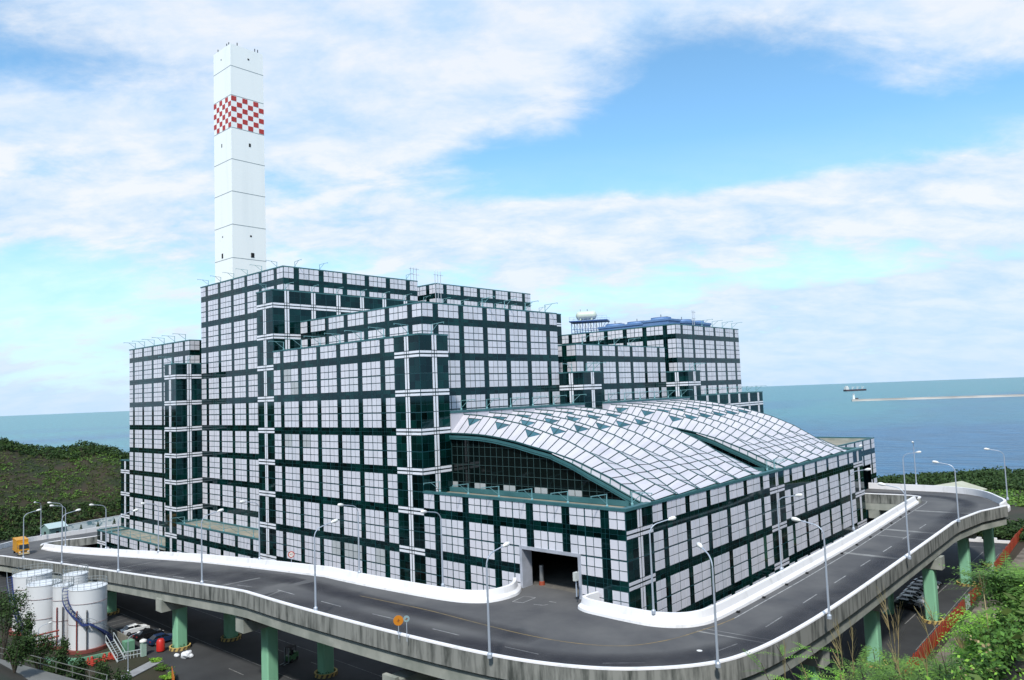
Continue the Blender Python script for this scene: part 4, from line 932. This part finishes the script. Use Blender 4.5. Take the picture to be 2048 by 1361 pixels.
q.tube([(-3.6, 1.2, 0), (-3.6, 1.2, 3.1)], .13, 8); obj('pipes', q, REDPIPE, t_)
# bund wall, gate, steps
def wall(name, pts, h, w, m, label, cat='wall', z=-4):
    t_ = thing(name, label, cat); q = MB(); p_ = [L(a, b_, z) for a, b_ in pts]
    q.sweep(p_, [(-w/2, 0), (w/2, 0), (w/2, h), (-w/2, h)], 1); obj('wall_panel', q, m, t_); return t_
wall('yard_wall', [(16.6, -4.35), (14.9, -4.28), (12.75, -4.35)], 1.5, .2, mat('yard_wall_grey', (.22, .21, .17), .9, col2=(.14, .14, .12), scale=1, stretch=(2, 2, .2)), 'grey boundary wall between the tanks and the parked white sedan')
wall('bund_wall', [(12.6, -5.0), (12.75, -5.7), (13.6, -6.2)], 1.0, .3, mat('bund_green', (.13, .30, .19), .8), 'pale green low bund wall in front of the nearest tank')
t_ = thing('gate_post', 'pale mint gate post with a white domed cap', 'gate post', L(12.05, -4.4, -4)); q = MB(); q.box((-.35, -.35, 0), (.35, .35, 2.2)); obj('post', q, mat('post_mint', (.32, .45, .38), .7), t_); q = MB(); q.lathe((0, 0, 2.2), [(.55, 0), (.5, .2), (.2, .35), (0, .38)], 16); obj('cap', q, LAMPW, t_)
t_ = thing('wall_box', 'mint green box shaped wall end behind the steel steps', 'wall', L(12.75, -4.5, -4)); q = MB(); q.box((-.7, -.7, 0), (.7, .7, 1.7)); obj('body', q, MATS['bund_green'], t_)
t_ = thing('steel_steps', 'steep pale steel steps with handrails leading up to the tank area', 'steps', L(12.4, -4.95, -4), math.radians(15)); q = MB()
for k in range(9): q.box((-.6, -1.4+.3*k, .3*k), (.6, -1.15+.3*k, .3*k+.05))
obj('treads', q, RAILG, t_); q = MB()
for x in (-.65, .65): q.bar((x, -1.5, 0), (x, 1.3, 2.7), .08, .2); q.bar((x, -1.5, 1), (x, 1.3, 3.7), .06); q.bar((x, -1.5, 0), (x, -1.5, 1), .06); q.bar((x, 1.3, 2.7), (x, 1.3, 3.7), .06)
obj('handrail', q, mat('pale_steel', (.5, .55, .56), .4), t_)
t_ = thing('low_fence', 'short pale railing between the gate post and the steel steps', 'railing', L(12.05, -4.4, -4)); q = MB()
for z in (.5, 1.1): q.bar((-.4, 0, z), (-2.6, .8, z), .08)
for k in range(6): q.bar((-.4-.44*k, .16*k, 0), (-.4-.44*k, .16*k, 1.1), .06)
obj('rails', q, MATS['pale_steel'], t_)
l2 = dup(lamp, L(11.19, -5.1, -4), math.atan2(.0, 1), 'short single street lamp standing by the steel steps below the road', (.52, .52, .52)); l2.scale = (.52, .52, .52); l2['group'] = ''; del l2['group']
l3 = dup(lamp, L(13.9, -6.25, -4), 0, 'short street lamp in front of the narrow tank'); l3.scale = (.55, .55, .55); del l3['group']
# red and orange clutter of the pump corner
t_ = thing('valve_station', 'cluster of red valves and pipes at the foot of the steel steps', 'valves', L(12.5, -5.25, -4)); q = MB()
for k in range(14):
    x, y = random.uniform(-2.0, 2.0), random.uniform(-1.3, 1.3); q.lathe((x, y, 0), [(.2, 0), (.2, random.uniform(.4, .9)), (.1, 1.0)], 8)
for k in range(5): y = -1.2+.6*k; q.tube([(-2.2, y, .4), (2.2, y+.2, .4)], .1, 6)
obj('valves', q, mat('valve_red', (.42, .05, .03), .5), t_)
t_ = thing('orange_hoarding', 'orange sheet hoarding poking in at the bottom edge under the road', 'hoarding', L(9.4, -4.8, -4), math.radians(70)); q = MB()
for k in range(12): q.box((-2.6+.45*k, -.03-.04*(k % 2), 0), (-2.17+.45*k, .03-.04*(k % 2), 1.7))
obj('sheets', q, mat('hoarding_orange', (.5, .17, .03), .6, isl=.1), t_)
# ------------------------------------------------------------------ foreground path slab + railing, bottom left
q = MB(); pl = [(11.5, -9.38), (3.0, -7.55), (2.0, -9.5), (9, -11.9)]; zsl = lambda u: -2.0
vv = [L(a, b_, -2.0) for a, b_ in pl]
for i in range(4): a, b_ = vv[i], vv[(i+1) % 4]; q.quad(a, b_, b_-Vector((0, 0, .5)), a-Vector((0, 0, .5)))
q.quad(*vv)
struct('footpath', q, mat('path_concrete', (.17, .17, .16), .9, col2=(.10, .105, .10), scale=.25, stretch=(1, .4, 1), detail=9))
t_ = thing('railing', 'thin grey steel railing along the concrete path in the bottom left corner', 'railing'); q = MB(); rp_ = [(11.4, -9.32), (9.0, -8.81), (6.6, -8.28), (4.72, -7.88), (3.6, -8.35)]
for dz in (.45, 1.05):
    for a, b_ in zip(rp_, rp_[1:]): q.bar(L(*a, zsl(a[0]))+Vector((0, 0, dz)), L(*b_, zsl(b_[0]))+Vector((0, 0, dz)), .05)
for a, b_ in zip(rp_, rp_[1:]):
    for k in range(4): tt = k/4; u_, v_ = a[0]+(b_[0]-a[0])*tt, a[1]+(b_[1]-a[1])*tt; q.bar(L(u_, v_, zsl(u_)), L(u_, v_, zsl(u_))+Vector((0, 0, 1.05)), .05)
obj('rails', q, mat('rail_dull', (.16, .165, .15), .6), t_)

# ------------------------------------------------------------------ left: hut, mural wall, trees
t_ = thing('hut', 'small hut with pale green walls and a light pitched roof beyond the left bend', 'hut', L(34.6, .25, -4), math.radians(12)); q = MB(); q.box((-2.6, -2.2, 0), (2.6, 2.2, 3.0)); q.quad((-2.6, -2.2, 3), (-2.6, 2.2, 3), (-2.6, 0, 4.1)); q.quad((2.6, -2.2, 3), (2.6, 2.2, 3), (2.6, 0, 4.1)); hb = obj('wall', q, mat('hut_green', (.17, .27, .25), .8), t_)
q = MB(); q.hexa([(-2.9, -2.6, 2.85), (2.9, -2.6, 2.85), (2.9, 0, 4.15), (-2.9, 0, 4.15), (-2.9, -2.6, 2.97), (2.9, -2.6, 2.97), (2.9, 0, 4.27), (-2.9, 0, 4.27)]); q.hexa([(-2.9, 0, 4.15), (2.9, 0, 4.15), (2.9, 2.6, 2.85), (-2.9, 2.6, 2.85), (-2.9, 0, 4.27), (2.9, 0, 4.27), (2.9, 2.6, 2.97), (-2.9, 2.6, 2.97)]); obj('roof', q, mat('hut_roof', (.42, .52, .52), .5), t_)
q = MB(); q.box((-.6, -2.26, .9), (.3, -2.18, 1.9)); q.box((-2.66, -.5, 0), (-2.58, .4, 2.0)); obj('window', q, DARK, t_)
t_ = thing('mural_wall', 'long white wall painted with pale blue sea scenes behind little conical trees', 'painted wall')
mm = mat('mural_paint', (.88, .90, .88), .8, col2=(.22, .36, .40), scale=.3, stretch=(1, 1, 1.6), lo=.52, hi=.60, detail=6); q = MB(); q.sweep([L(35.0, .8, -4), L(35.6, 2.5, -4), L(36.3, 5.5, -4), L(36.6, 9, -4)], [(-.1, 0), (.1, 0), (.1, 2.5), (-.1, 2.5)], 1); obj('wall_panel', q, mm, t_); q = MB(); q.sweep([L(35.0, .8, -4), L(35.6, 2.5, -4), L(36.3, 5.5, -4), L(36.6, 9, -4)], [(-.15, 2.5), (.15, 2.5), (.15, 2.62), (-.15, 2.62)], 1); obj('coping', q, BARW, t_)
q = MB(); q.sweep([L(33.6, .3, -3.95), L(34.3, 2.5, -3.95), L(35.0, 5.5, -3.95), L(35.3, 9, -3.95)], [(-.15, 0), (.15, 0), (.15, .35), (-.15, .35)], 1); struct('kerb', q, BARW)
for k, (u, v) in enumerate(((34.6, 1.5), (34.85, 2.4), (35.1, 3.3), (35.35, 4.25), (35.5, 5.1))):
    t_ = thing('conical_tree', ['first', 'second', 'third', 'fourth', 'fifth'][k]+' small conical tree from the hut in front of the painted wall', 'tree', L(u, v, -4), 0, 'conical trees along the painted wall'); q = MB(); q.tube([(0, 0, 0), (0, 0, .6)], .09, 6); obj('trunk', q, mat('bark', (.05, .04, .03), .9), t_); q = MB()
    for _ in range(420):
        z = random.random()**1.3*2.1; rr_ = .75*(1-z/2.2)*math.sqrt(random.random()); a = random.uniform(0, 6.283); leafball(q, Vector((rr_*math.cos(a), rr_*math.sin(a), .35+z)), .08, .08, 1, .26)
    obj('crown', q, LEAFD, t_)
# grass verge under them
def scatter(name, m, n, fn, s, k=5, rx=.5, rz_=.35, **kw):
    q = MB()
    for _ in range(n):
        p = fn()
        if p is None: continue
        leafball(q, p, rx*random.uniform(.6, 1.5), rz_*random.uniform(.6, 1.5), k, s)
    return obj(name, q, m, None, kind='stuff', **kw)
def on(u, v, dz=0): return L(u, v, height(u, v)+dz)
def hillpt(lo_, hi_, bias=1):
    u = random.uniform(lo_, hi_); v = random.uniform(-16, 16); return on(u, v, .03)
scatter('hill_scrub', LEAFO, 9000, lambda: hillpt(36.8, 45.5), .5, 7, 1.0, .30)
scatter('hill_bushes', LEAFM, 3600, lambda: (lambda u, v: on(u, v, .06) if noise.noise(Vector((u*.5, v*.35, 9))) > -.02 else None)(random.uniform(36.8, 45.5), random.uniform(-16, 16)), .55, 12, 1.2, .6)
scatter('ridge_thicket', LEAFD, 2300, lambda: (lambda u, v: on(u, v, .05+random.uniform(0, .20+.3*max(0, noise.noise(Vector((v*1.1, u*.2, 5)))))))(random.uniform(43.2, 45.6), random.uniform(-16, 16)), .8, 12, 1.3, .9)
scatter('dark_thicket', LEAFD, 2200, lambda: (lambda u, v: on(u, v, random.uniform(.03, .35)) if v < 1.2 or u > 37.2 else None)(random.uniform(35.6, 38.4), random.uniform(-9, 9)), .75, 11, 1.1, .8)
scatter('verge_grass', LEAFM, 900, lambda: (lambda t_: L(34.0+t_*1.2+random.uniform(0, .8), .8+t_*6, -3.97))(random.random()), .4, 6, .5, .15)
# right: coastal wood, bushes
scatter('coastal_wood', LEAFD, 5200, lambda: (lambda u, v: on(u, v, random.uniform(.0, .42)) if (v < interp(u, [(3, 59.5), (10, 50), (14, 45)])) else None)(random.uniform(-14, 9.5), random.uniform(43, 60)), 1.3, 12, 2.0, 1.5)
scatter('coastal_bushes', LEAFD, 1500, lambda: (lambda u, v: on(u, v, random.uniform(.0, .32)))(random.uniform(-5.2, -.2), random.uniform(21.6, 25.5)), .7, 12, 1.0, .8)
scatter('mid_bushes', LEAFM, 1300, lambda: (lambda u, v: on(u, v, random.uniform(.0, .1)))(random.uniform(-14, 3), random.uniform(34, 43)), .8, 12, 1.5, .7)
# shed with shallow roof
t_ = thing('shed', 'low shed with a wide pale cream gabled roof among the trees by the sea', 'shed', L(.9, 30.9, -4.0), math.radians(-18)); q = MB(); q.box((-9, -6, -2.5), (9, 6, 3.4)); obj('wall', q, mat('shed_wall', (.30, .29, .24), .8), t_)
q = MB(); q.hexa([(-10, -7.5, 3.2), (10, -7.5, 3.2), (10, 0, 5.0), (-10, 0, 5.0), (-10, -7.5, 3.4), (10, -7.5, 3.4), (10, 0, 5.2), (-10, 0, 5.2)]); q.hexa([(-10, 0, 5.0), (10, 0, 5.0), (10, 7.5, 3.2), (-10, 7.5, 3.2), (-10, 0, 5.2), (10, 0, 5.2), (10, 7.5, 3.4), (-10, 7.5, 3.4)]); obj('roof', q, mat('shed_roof', (.46, .46, .36), .7, col2=(.38, .37, .27), scale=.2), t_)
t_ = thing('shed', 'tiny shack with a pale slanting roof at the right picture edge', 'shed', L(-4.15, 27.0, -4.45), .4); q = MB(); q.box((-2.5, -2, 0), (2.5, 2, 2.2)); obj('wall', q, mat('shack_dark', (.08, .07, .06), .9), t_); q = MB(); q.hexa([(-3, -2.5, 2.2), (3, -2.5, 2.0), (3, 2.5, 2.4), (-3, 2.5, 2.7), (-3, -2.5, 2.35), (3, -2.5, 2.15), (3, 2.5, 2.55), (-3, 2.5, 2.85)]); obj('roof', q, MATS['shed_roof'], t_)
t_ = thing('rubble_wall', 'pale stone wall with orange earth below it at the right edge', 'wall'); q = MB(); q.sweep([L(-3.0, 26.2, -4.3), L(-4.3, 25.0, -4.3), L(-6.5, 24.0, -4.3)], [(-.3, 0), (.3, 0), (.3, 1.8), (-.3, 1.8)], 1); obj('wall_panel', q, mat('rubble_stone', (.40, .36, .30), .9, col2=(.25, .15, .09), scale=.8, lo=.45, hi=.6), t_)
# notched white wall at the far end of the yard
t_ = thing('notched_wall', 'white castellated low wall across the far end of the lower yard', 'wall'); q = MB(); a, b_ = L(.8, 20.1, -4), L(-3.25, 21.1, -4); dd = (b_-a); ln = dd.length; dd.normalize(); nn = Vector((dd.y, -dd.x, 0))*.2
q.obox((a+b_)/2+Vector((0, 0, .3)), dd*ln/2, nn, Vector((0, 0, .3)))
k = 0.8
while k < ln-1: q.obox(a+dd*k+Vector((0, 0, .85)), dd*.75, nn, Vector((0, 0, .25))); k += 3.0
obj('wall_panel', q, BARW, t_)
# red fence along the right edge of the yard
fr = [(-3.48, 24), (-3.43, 21.4), (-3.54, 16.8), (-3.62, 12.9), (-3.61, 10.8), (-3.59, 8.0), (-3.6, 5.5), (-3.6, 3.0)]
fr_t = thing('construction_fence', 'long rusty red corrugated fence with pale sections beside the dirt bank', 'fence'); q = MB(); q2 = MB(); k = 0; acc = 0
for (a, b_) in zip(fr, fr[1:]):
    pa, pb = L(*a, -4), L(*b_, -4); d_ = pb-pa; l_ = d_.length; d_.normalize(); n_ = Vector((d_.y, -d_.x, 0)); n_seg = int(l_/.6)
    for i in range(n_seg):
        p = pa+d_*(i+.5)*l_/n_seg; tgt = q2 if (13.3 < p.x/B < 15.6 or 10.9 < p.x/B < 11.5) else q; h = 1.05+random.uniform(-.05, .05)
        tgt.obox(p+Vector((0, 0, h))+n_*(.05 if i % 2 else -.05), d_*.29, n_*.03, Vector((0, 0, h)))
obj('red_sheet', q, FENCER, fr_t); obj('pale_sheet', q2, mat('fence_pale', (.40, .48, .44), .6, isl=.25), fr_t, label='pale grey green fence sheets')
q = MB(); pl = [(-3.75, 2), (-3.75, 25), (-4.35, 24), (-4.75, 20), (-4.7, 12), (-4.6, 2)]; vv = [L(a, b_, -3.985) for a, b_ in pl]
for tr_ in tessellate_polygon([vv]): q.quad(*[vv[i] for i in tr_])
struct('dirt_track', q, mat('dirt_tan', (.19, .165, .135), .95, col2=(.07, .06, .045), scale=.35, detail=10, bump=.4, lo=.4, hi=.62))
# yard markings
mk = MB()
def ystrip(a, b_, w=.14):
    pa, pb = L(*a, -3.994), L(*b_, -3.994); d_ = (pb-pa).normalized(); n_ = Vector((d_.y, -d_.x, 0))*w/2; mk.quad(pa-n_, pa+n_, pb+n_, pb-n_)
for k in range(10): ystrip((14.7+.42*k, -4.2), (14.75+.42*k, -3.2))
ystrip((14.7, -3.2), (19, -3.2)); ystrip((18.5, -2.9), (6, -2.95), .1); ystrip((20, -1.6), (3, -1.6), .1); ystrip((-2.6, 8.9), (-2.7, 19)); ystrip((-3.3, 7), (-3.2, 19), .1); ystrip((-3.1, 20.0), (.5, 19.3), .18)
for k in range(6): ystrip((9.3-2*k, -3.5), (8.6-2*k, -3.5), .15); ystrip((10-2*k, -2.05), (9.2-2*k, -2.05), .15)
for k in range(8): ystrip((-2.35, 10.1+.46*k), (-1.6, 10.1+.46*k), .1)
for k in range(7): ystrip((19.5+.8*k, -5.1), (19.7+.8*k, -4.2))
struct('yard_markings', mk, mat('yard_paint', (.30, .30, .29), .8, col2=(.10, .10, .10), scale=1.5))
# ------------------------------------------------------------------ sea things
t_ = thing('breakwater', 'long pale concrete breakwater reaching in from the right across the sea', 'breakwater'); q = MB(); a, b_ = L(84.5, 288, ZS), L(2, 322, ZS); q.sweep([a, b_], [(-12, -2), (12, -2), (8, 2.2), (3, 2.4), (3, 4.6), (-2, 4.6), (-4, 2.4), (-8, 1.8)], 1); obj('mole', q, mat('pier_concrete', (.42, .40, .37), .9, col2=(.3, .29, .27), scale=.02), t_)
t_ = thing('lighthouse', 'small white lighthouse on the tip of the breakwater', 'lighthouse', L(84.0, 289, ZS)+Vector((0, 0, 4))); q = MB(); q.lathe((0, 0, 0), [(2.8, 0), (2.2, 10), (2.8, 10.2), (2.8, 11)], 16); obj('tower', q, LAMPW, t_); q = MB(); q.lathe((0, 0, 11), [(1.5, 0), (1.5, 2), (0, 3.2)], 12); obj('lantern', q, mat('lantern_grey', (.3, .33, .35), .4), t_); q = MB(); q.box((10, -5, -1), (18, 5, 3)); obj('base_block', q, mat('block_dark', (.08, .08, .09), .8), t_)
def ship(loc, rz, s, label):
    t_ = thing('cargo_ship', label, 'ship', loc, rz); pr = [(-70, -9), (-72, 9), (60, 10), (74, 0), (60, -10)]; q = MB(); n_ = len(pr)
    for z, k in ((-1, .96), (9, 1.0)):
        for x, y in pr: q.v.append((x*k*s, y*s, z*s))
    for j in range(n_): q.f.append((j, (j+1) % n_, n_+(j+1) % n_, n_+j))
    q.f.append(tuple(range(n_, 2*n_))); obj('hull', q, mat('hull_dark', (.06, .04, .05), .6), t_)
    q = MB(); q.box((-66*s, -8*s, 9*s), (-48*s, 8*s, 24*s)); q.box((-60*s, -5*s, 24*s), (-52*s, 5*s, 29*s)); obj('bridge', q, mat('ship_white', (.6, .6, .58), .5), t_)
    q = MB()
    for x in (-20, 12, 44): q.bar((x*s, 0, 9*s), (x*s, 0, 26*s), 2.2*s); q.bar((x*s, 0, 12*s), ((x+14)*s, 0, 24*s), 1.4*s)
    obj('crane_mast', q, MATS['ship_white'], t_); return t_
ship(L(163, 552, ZS), math.radians(-32), .80, 'dark cargo ship with white bridge and deck cranes out at sea on the right')
ship(L(880, 190, ZS), math.radians(-60), .5, 'tiny pale ship left of the plant near the horizon')
#VEG ---------------------------------------------------------------- foreground planting
def ray_at(x, y, rr_):
    d_ = Vector(RC[0])*((x-1024)/1477.35)+Vector(RC[1])*((y-680.5)/1477.35)+Vector(RC[2]); k_ = rr_/math.hypot(d_.x, d_.y); p = Vector((-12.51190, -8.28021, 2.41754))+d_*k_; return p.y, p.x, p.z   # u, v, z
def frond(mb, p, dirv, ln, lf, droop=.5, n_=12):
    side = dirv.cross(Vector((0, 0, 1))).normalized(); pos = Vector(p); d_ = dirv.normalized(); prev = pos.copy()
    for k in range(n_):
        pos = pos+d_*ln/n_; d_ = (d_+Vector((0, 0, -droop/n_))).normalized(); t_ = k/n_; w = lf*(math.sin(math.pi*min(1, .15+t_*.85))**.6)
        upv = side.cross(d_)
        for sg_ in (-1, 1):
            tip = pos+side*sg_*w+d_*w*.35-upv*w*random.uniform(-.05, .25); mid = (pos+tip)/2
            mb.quad(pos, mid+d_*w*.17, tip, mid-d_*w*.17)
    mb.quad(Vector(p)-side*.008, Vector(p)+side*.008, pos+side*.004, pos-side*.004)
def fern_bush(u, v, hgt, n_, m_, label, name='leafy_shrub', ln=(.6, 1.1), lf=.13, cat='shrub', group='ferny shrubs in the right foreground'):
    z = height(u, v); t_ = thing(name, label, cat, L(u, v, z-.02), 0, group); st_ = MB(); lv_ = MB()
    for k in range(max(4, n_//14)):
        a = random.uniform(0, 6.283); lean = random.uniform(.1, .55); tip = Vector((math.cos(a)*lean*hgt, math.sin(a)*lean*hgt, hgt*random.uniform(.65, 1))); c_ = tip*.5+Vector((0, 0, hgt*.12)); st_.tube([(0, 0, 0), c_, tip], [.035, .025, .01], 5)
        for j in range(14):
            tt = random.uniform(.35, 1); p = c_*(1-tt)*2*.5+tip*tt if tt > .5 else c_.lerp(tip, tt); p = c_.lerp(tip, (tt-.35)/.65); b_ = random.uniform(0, 6.283)
            frond(lv_, p, Vector((math.cos(b_), math.sin(b_), random.uniform(-.1, .8))), random.uniform(*ln), lf*random.uniform(.7, 1.2))
    obj('stem', st_, MATS['bark'], t_); obj('foliage', lv_, m_, t_); return t_
def grass_clump(u, v, hgt, nb, plumes, label):
    z = height(u, v); t_ = thing('silver_grass', label, 'grass clump', L(u, v, z-.02), 0, 'tall silver grass in the right foreground'); bl = MB(); pm = MB()
    for k in range(nb):
        a = random.uniform(0, 6.283); l_ = hgt*random.uniform(.45, .95); out = random.uniform(.15, .9)*l_; w = random.uniform(.008, .016); pr = None; sd_ = Vector((-math.sin(a), math.cos(a), 0)); o_ = Vector((random.uniform(-.3, .3), random.uniform(-.3, .3), 0))
        for j in range(6):
            tt = j/5; p = o_+Vector((math.cos(a)*out*tt**1.8, math.sin(a)*out*tt**1.8, l_*(tt-.28*tt**3*(out/l_)*1.6))); ww = w*(1-tt*.9)
            if pr: bl.quad(pr[0]-sd_*pr[1], pr[0]+sd_*pr[1], p+sd_*ww, p-sd_*ww)
            pr = (p, ww)
    obj('blades', bl, LEAFM if random.random() < .5 else LEAFO, t_)
    for k in range(plumes):
        a = random.uniform(0, 6.283); o_ = Vector((random.uniform(-.3, .3), random.uniform(-.3, .3), 0)); h_ = hgt*random.uniform(.95, 1.25); ln_ = Vector((math.cos(a), math.sin(a), 0))*random.uniform(.15, .5); pts = [o_, o_+ln_*.3+Vector((0, 0, h_*.5)), o_+ln_+Vector((0, 0, h_))]; pm.tube(pts, [.012, .009, .005], 4)
        for j in range(16):
            b_ = random.uniform(0, 6.283); p = pts[1].lerp(pts[2], .72+.28*j/15); d_ = Vector((math.cos(b_)*.35+ln_.x*.6, math.sin(b_)*.35+ln_.y*.6, 1)).normalized(); l_ = random.uniform(.18, .42); s_ = d_.cross(Vector((0, 1, .2))).normalized()*.012; pm.quad(p-s_, p+s_, p+d_*l_+s_*.4, p+d_*l_-s_*.4)
    if plumes: obj('plume', pm, STRAW, t_)
    return t_
CAMU, CAMV = -8.28, -12.51
def at(x, r_): u_, v_, z_ = ray_at(x, 1300, r_); return u_, v_
FB = [(2060, 3.9, 1240, 280, 'B', 'tall bright green feathery shrub at the right picture edge'), (1965, 4.4, 1295, 180, 'B', 'bright feathery shrub just left of the tall one at the right edge'), (2050, 2.6, 1260, 260, 'M', 'dark feathery shrub in the bottom right corner'),
      (1990, 3.0, 1300, 220, 'B', 'low fern-like shrub at the bottom, second from the right corner'), (1905, 3.5, 1335, 180, 'M', 'mid green ferny shrub below the red fence end'), (1850, 3.8, 1335, 160, 'B', 'bright ferny shrub in front of the fence under the right road'),
      (1768, 4.0, 1268, 220, 'M', 'mid green ferny shrub hiding the foot of the right-hand pier'), (1715, 3.9, 1290, 180, 'B', 'small bright ferny shrub left of the right-hand pier'), (1865, 2.8, 1318, 170, 'M', 'low dark fern at the bottom edge below the pier'),
      (1655, 3.8, 1312, 150, 'M', 'low ferny shrub at the left end of the foreground thicket'), (1765, 3.0, 1318, 170, 'M', 'low fern at the bottom edge between the grass clumps'), (2140, 5.2, 1190, 200, 'D', 'dark leafy shrub behind the tall bright one at the right edge')]
def need(x, y, r_):
    u_, v_, z_ = ray_at(x, y, r_); return u_, v_, max(.8, (z_-height(u_, v_))*B)
for x, r_, y, n_, k, lb in FB:
    u_, v_, h_ = need(x, y, r_); fern_bush(u_, v_, h_, n_, {'B': LEAFB, 'M': LEAFM, 'D': LEAFD}[k], lb)
GC = [(1878, 3.0, 1215, 110, 2, 'tall silver grass with a straw plume before the red fence'), (1765, 3.1, 1222, 110, 3, 'silver grass with plumes in front of the right pier'), (1820, 2.7, 1290, 110, 2, 'silver grass clump at the bottom, between the two plumed ones'), (1690, 3.2, 1282, 100, 4, 'straw coloured silver grass bending left at the foot of the thicket'), (1630, 3.3, 1315, 100, 1, 'thin silver grass clump at the left end of the thicket'), (1940, 2.6, 1290, 100, 2, 'silver grass clump near the bottom right corner'), (2020, 2.4, 1310, 100, 1, 'low silver grass in the extreme bottom right corner'), (1550, 3.2, 1330, 70, 1, 'isolated thin silver grass below the road bend'), (1720, 2.6, 1325, 100, 1, 'silver grass clump low at the bottom edge under the plumes')]
for x, r_, y, nb, pl_, lb in GC:
    u_, v_, h_ = need(x, y, r_); grass_clump(u_, v_, h_*.9, nb, pl_, lb)
def ug():
    u_ = random.uniform(-10, -4.9); v_ = random.uniform(-12, 20); return on(u_, v_, .02)
def near_growth(name, m_, n, smul, zmax):
    q = MB()
    for _ in range(n):
        rr_ = 1.5+3.8*random.random()**.7; u_, v_, z_ = ray_at(random.uniform(1480, 2200), 1300, rr_)
        if u_ > -4.95 or noise.noise(Vector((u_*1.4, v_*1.4, len(name)))) < -.12: continue
        leafball(q, on(u_, v_, .01+random.random()*zmax), .38, .3, 16, smul*(.035+.022*rr_))
    obj(name, q, m_, None, kind='stuff')
near_growth('near_undergrowth', LEAFM, 4200, .9, .03); near_growth('near_bright_weeds', LEAFB, 2600, .8, .05); near_growth('near_dark_weeds', LEAFD, 250, 1.0, .02); near_growth('near_dry_grass', STRAW, 180, .8, .04)
scatter('hillside_undergrowth', LEAFO, 3600, ug, .2, 10, .5, .3); scatter('hillside_weeds', LEAFM, 3600, ug, .2, 11, .45, .35)
scatter('left_bank_undergrowth', LEAFD, 1500, lambda: (lambda u, v: on(u, v, .02) if not (v < -7.7 and 2 < u < 11.5) else None)(random.uniform(1, 22), random.uniform(-10.5, -6.2)), .35, 9, .6, .4)
scatter('bank_weeds', LEAFM, 260, lambda: (lambda u, v: on(u, v, .0))(random.uniform(-4.75, -4.3), random.uniform(0, 22)), .25, 6, .4, .2)
def bush(u, v, rx, rz_, n_, s_, m_, label, name='shrub', group=None, h0=.5):
    z = height(u, v); t_ = thing(name, label, 'shrub' if name != 'tree' else 'tree', L(u, v, z-.02), 0, group); tr_ = MB(); top = rz_*(1+h0)
    for k in range(5): a = 6.283*k/5+random.random(); tr_.tube([(0, 0, 0), (math.cos(a)*rx*.25, math.sin(a)*rx*.25, top*.45), (math.cos(a)*rx*.6, math.sin(a)*rx*.6, top*.8)], [.10, .06, .02], 5)
    obj('trunk', tr_, MATS['bark'], t_); q = MB()
    for k in range(9):
        a = random.uniform(0, 6.283); rr_ = rx*.65*math.sqrt(random.random()); leafball(q, Vector((rr_*math.cos(a), rr_*math.sin(a), top*random.uniform(.35, .85))), rx*random.uniform(.35, .55), rz_*random.uniform(.35, .5), n_//9, s_)
    obj('crown', q, m_, t_); return t_
for x, r_, y, rx, lb, k in ((8, 17.5, 1195, 2.6, 'large dark tree at the left picture edge in front of the broad tank', 'tree'), (45, 19.5, 1225, 1.7, 'dark tree right of the large one at the left picture edge', 'tree'), (80, 17, 1270, 1.9, 'dark shrub left of the narrow tank behind the path railing', 'shrub'), (118, 16.5, 1283, 1.8, 'dark shrub below the pipe bridge', 'shrub'),
                      (160, 15.5, 1318, 1.7, 'dark shrub right behind the path railing corner', 'shrub'), (205, 16.5, 1325, 1.5, 'dark shrub at the foot of the nearest tank', 'shrub'), (245, 15.5, 1343, 1.3, 'dark shrub below the short lamp', 'shrub'), (30, 15, 1275, 1.8, 'dark shrub in front of the large left tree', 'shrub')):
    u_, v_, h_ = need(x, y, r_); bush(u_, v_, rx, h_/1.35, 2200, .26, LEAFD, lb, k)
for u, v, rx, rz_, lb in ((11.3, -4.4, 1.2, .5, 'bright green shrub patch beside the gate post'), (10.6, -4.5, 1.5, .6, 'bright green shrub patch below the white sack'), (9.9, -4.7, 1.3, .5, 'bright green shrub patch by the orange hoarding')):
    bush(u, v, rx, rz_, 900, .2, LEAFB if rz_ < .6 else LEAFM, lb, 'shrub')
q = MB(); q.box((-1, -4.2, 0), (1, 4.2, .12)); t_ = thing('concrete_slab_walk', 'pale concrete slab walkway between the steps and the green shrubs', 'walkway', L(11.0, -4.95, -4), math.radians(-62)); obj('slab', q, mat('slab_pale', (.30, .31, .32), .9, col2=(.22, .22, .23), scale=.6), t_)
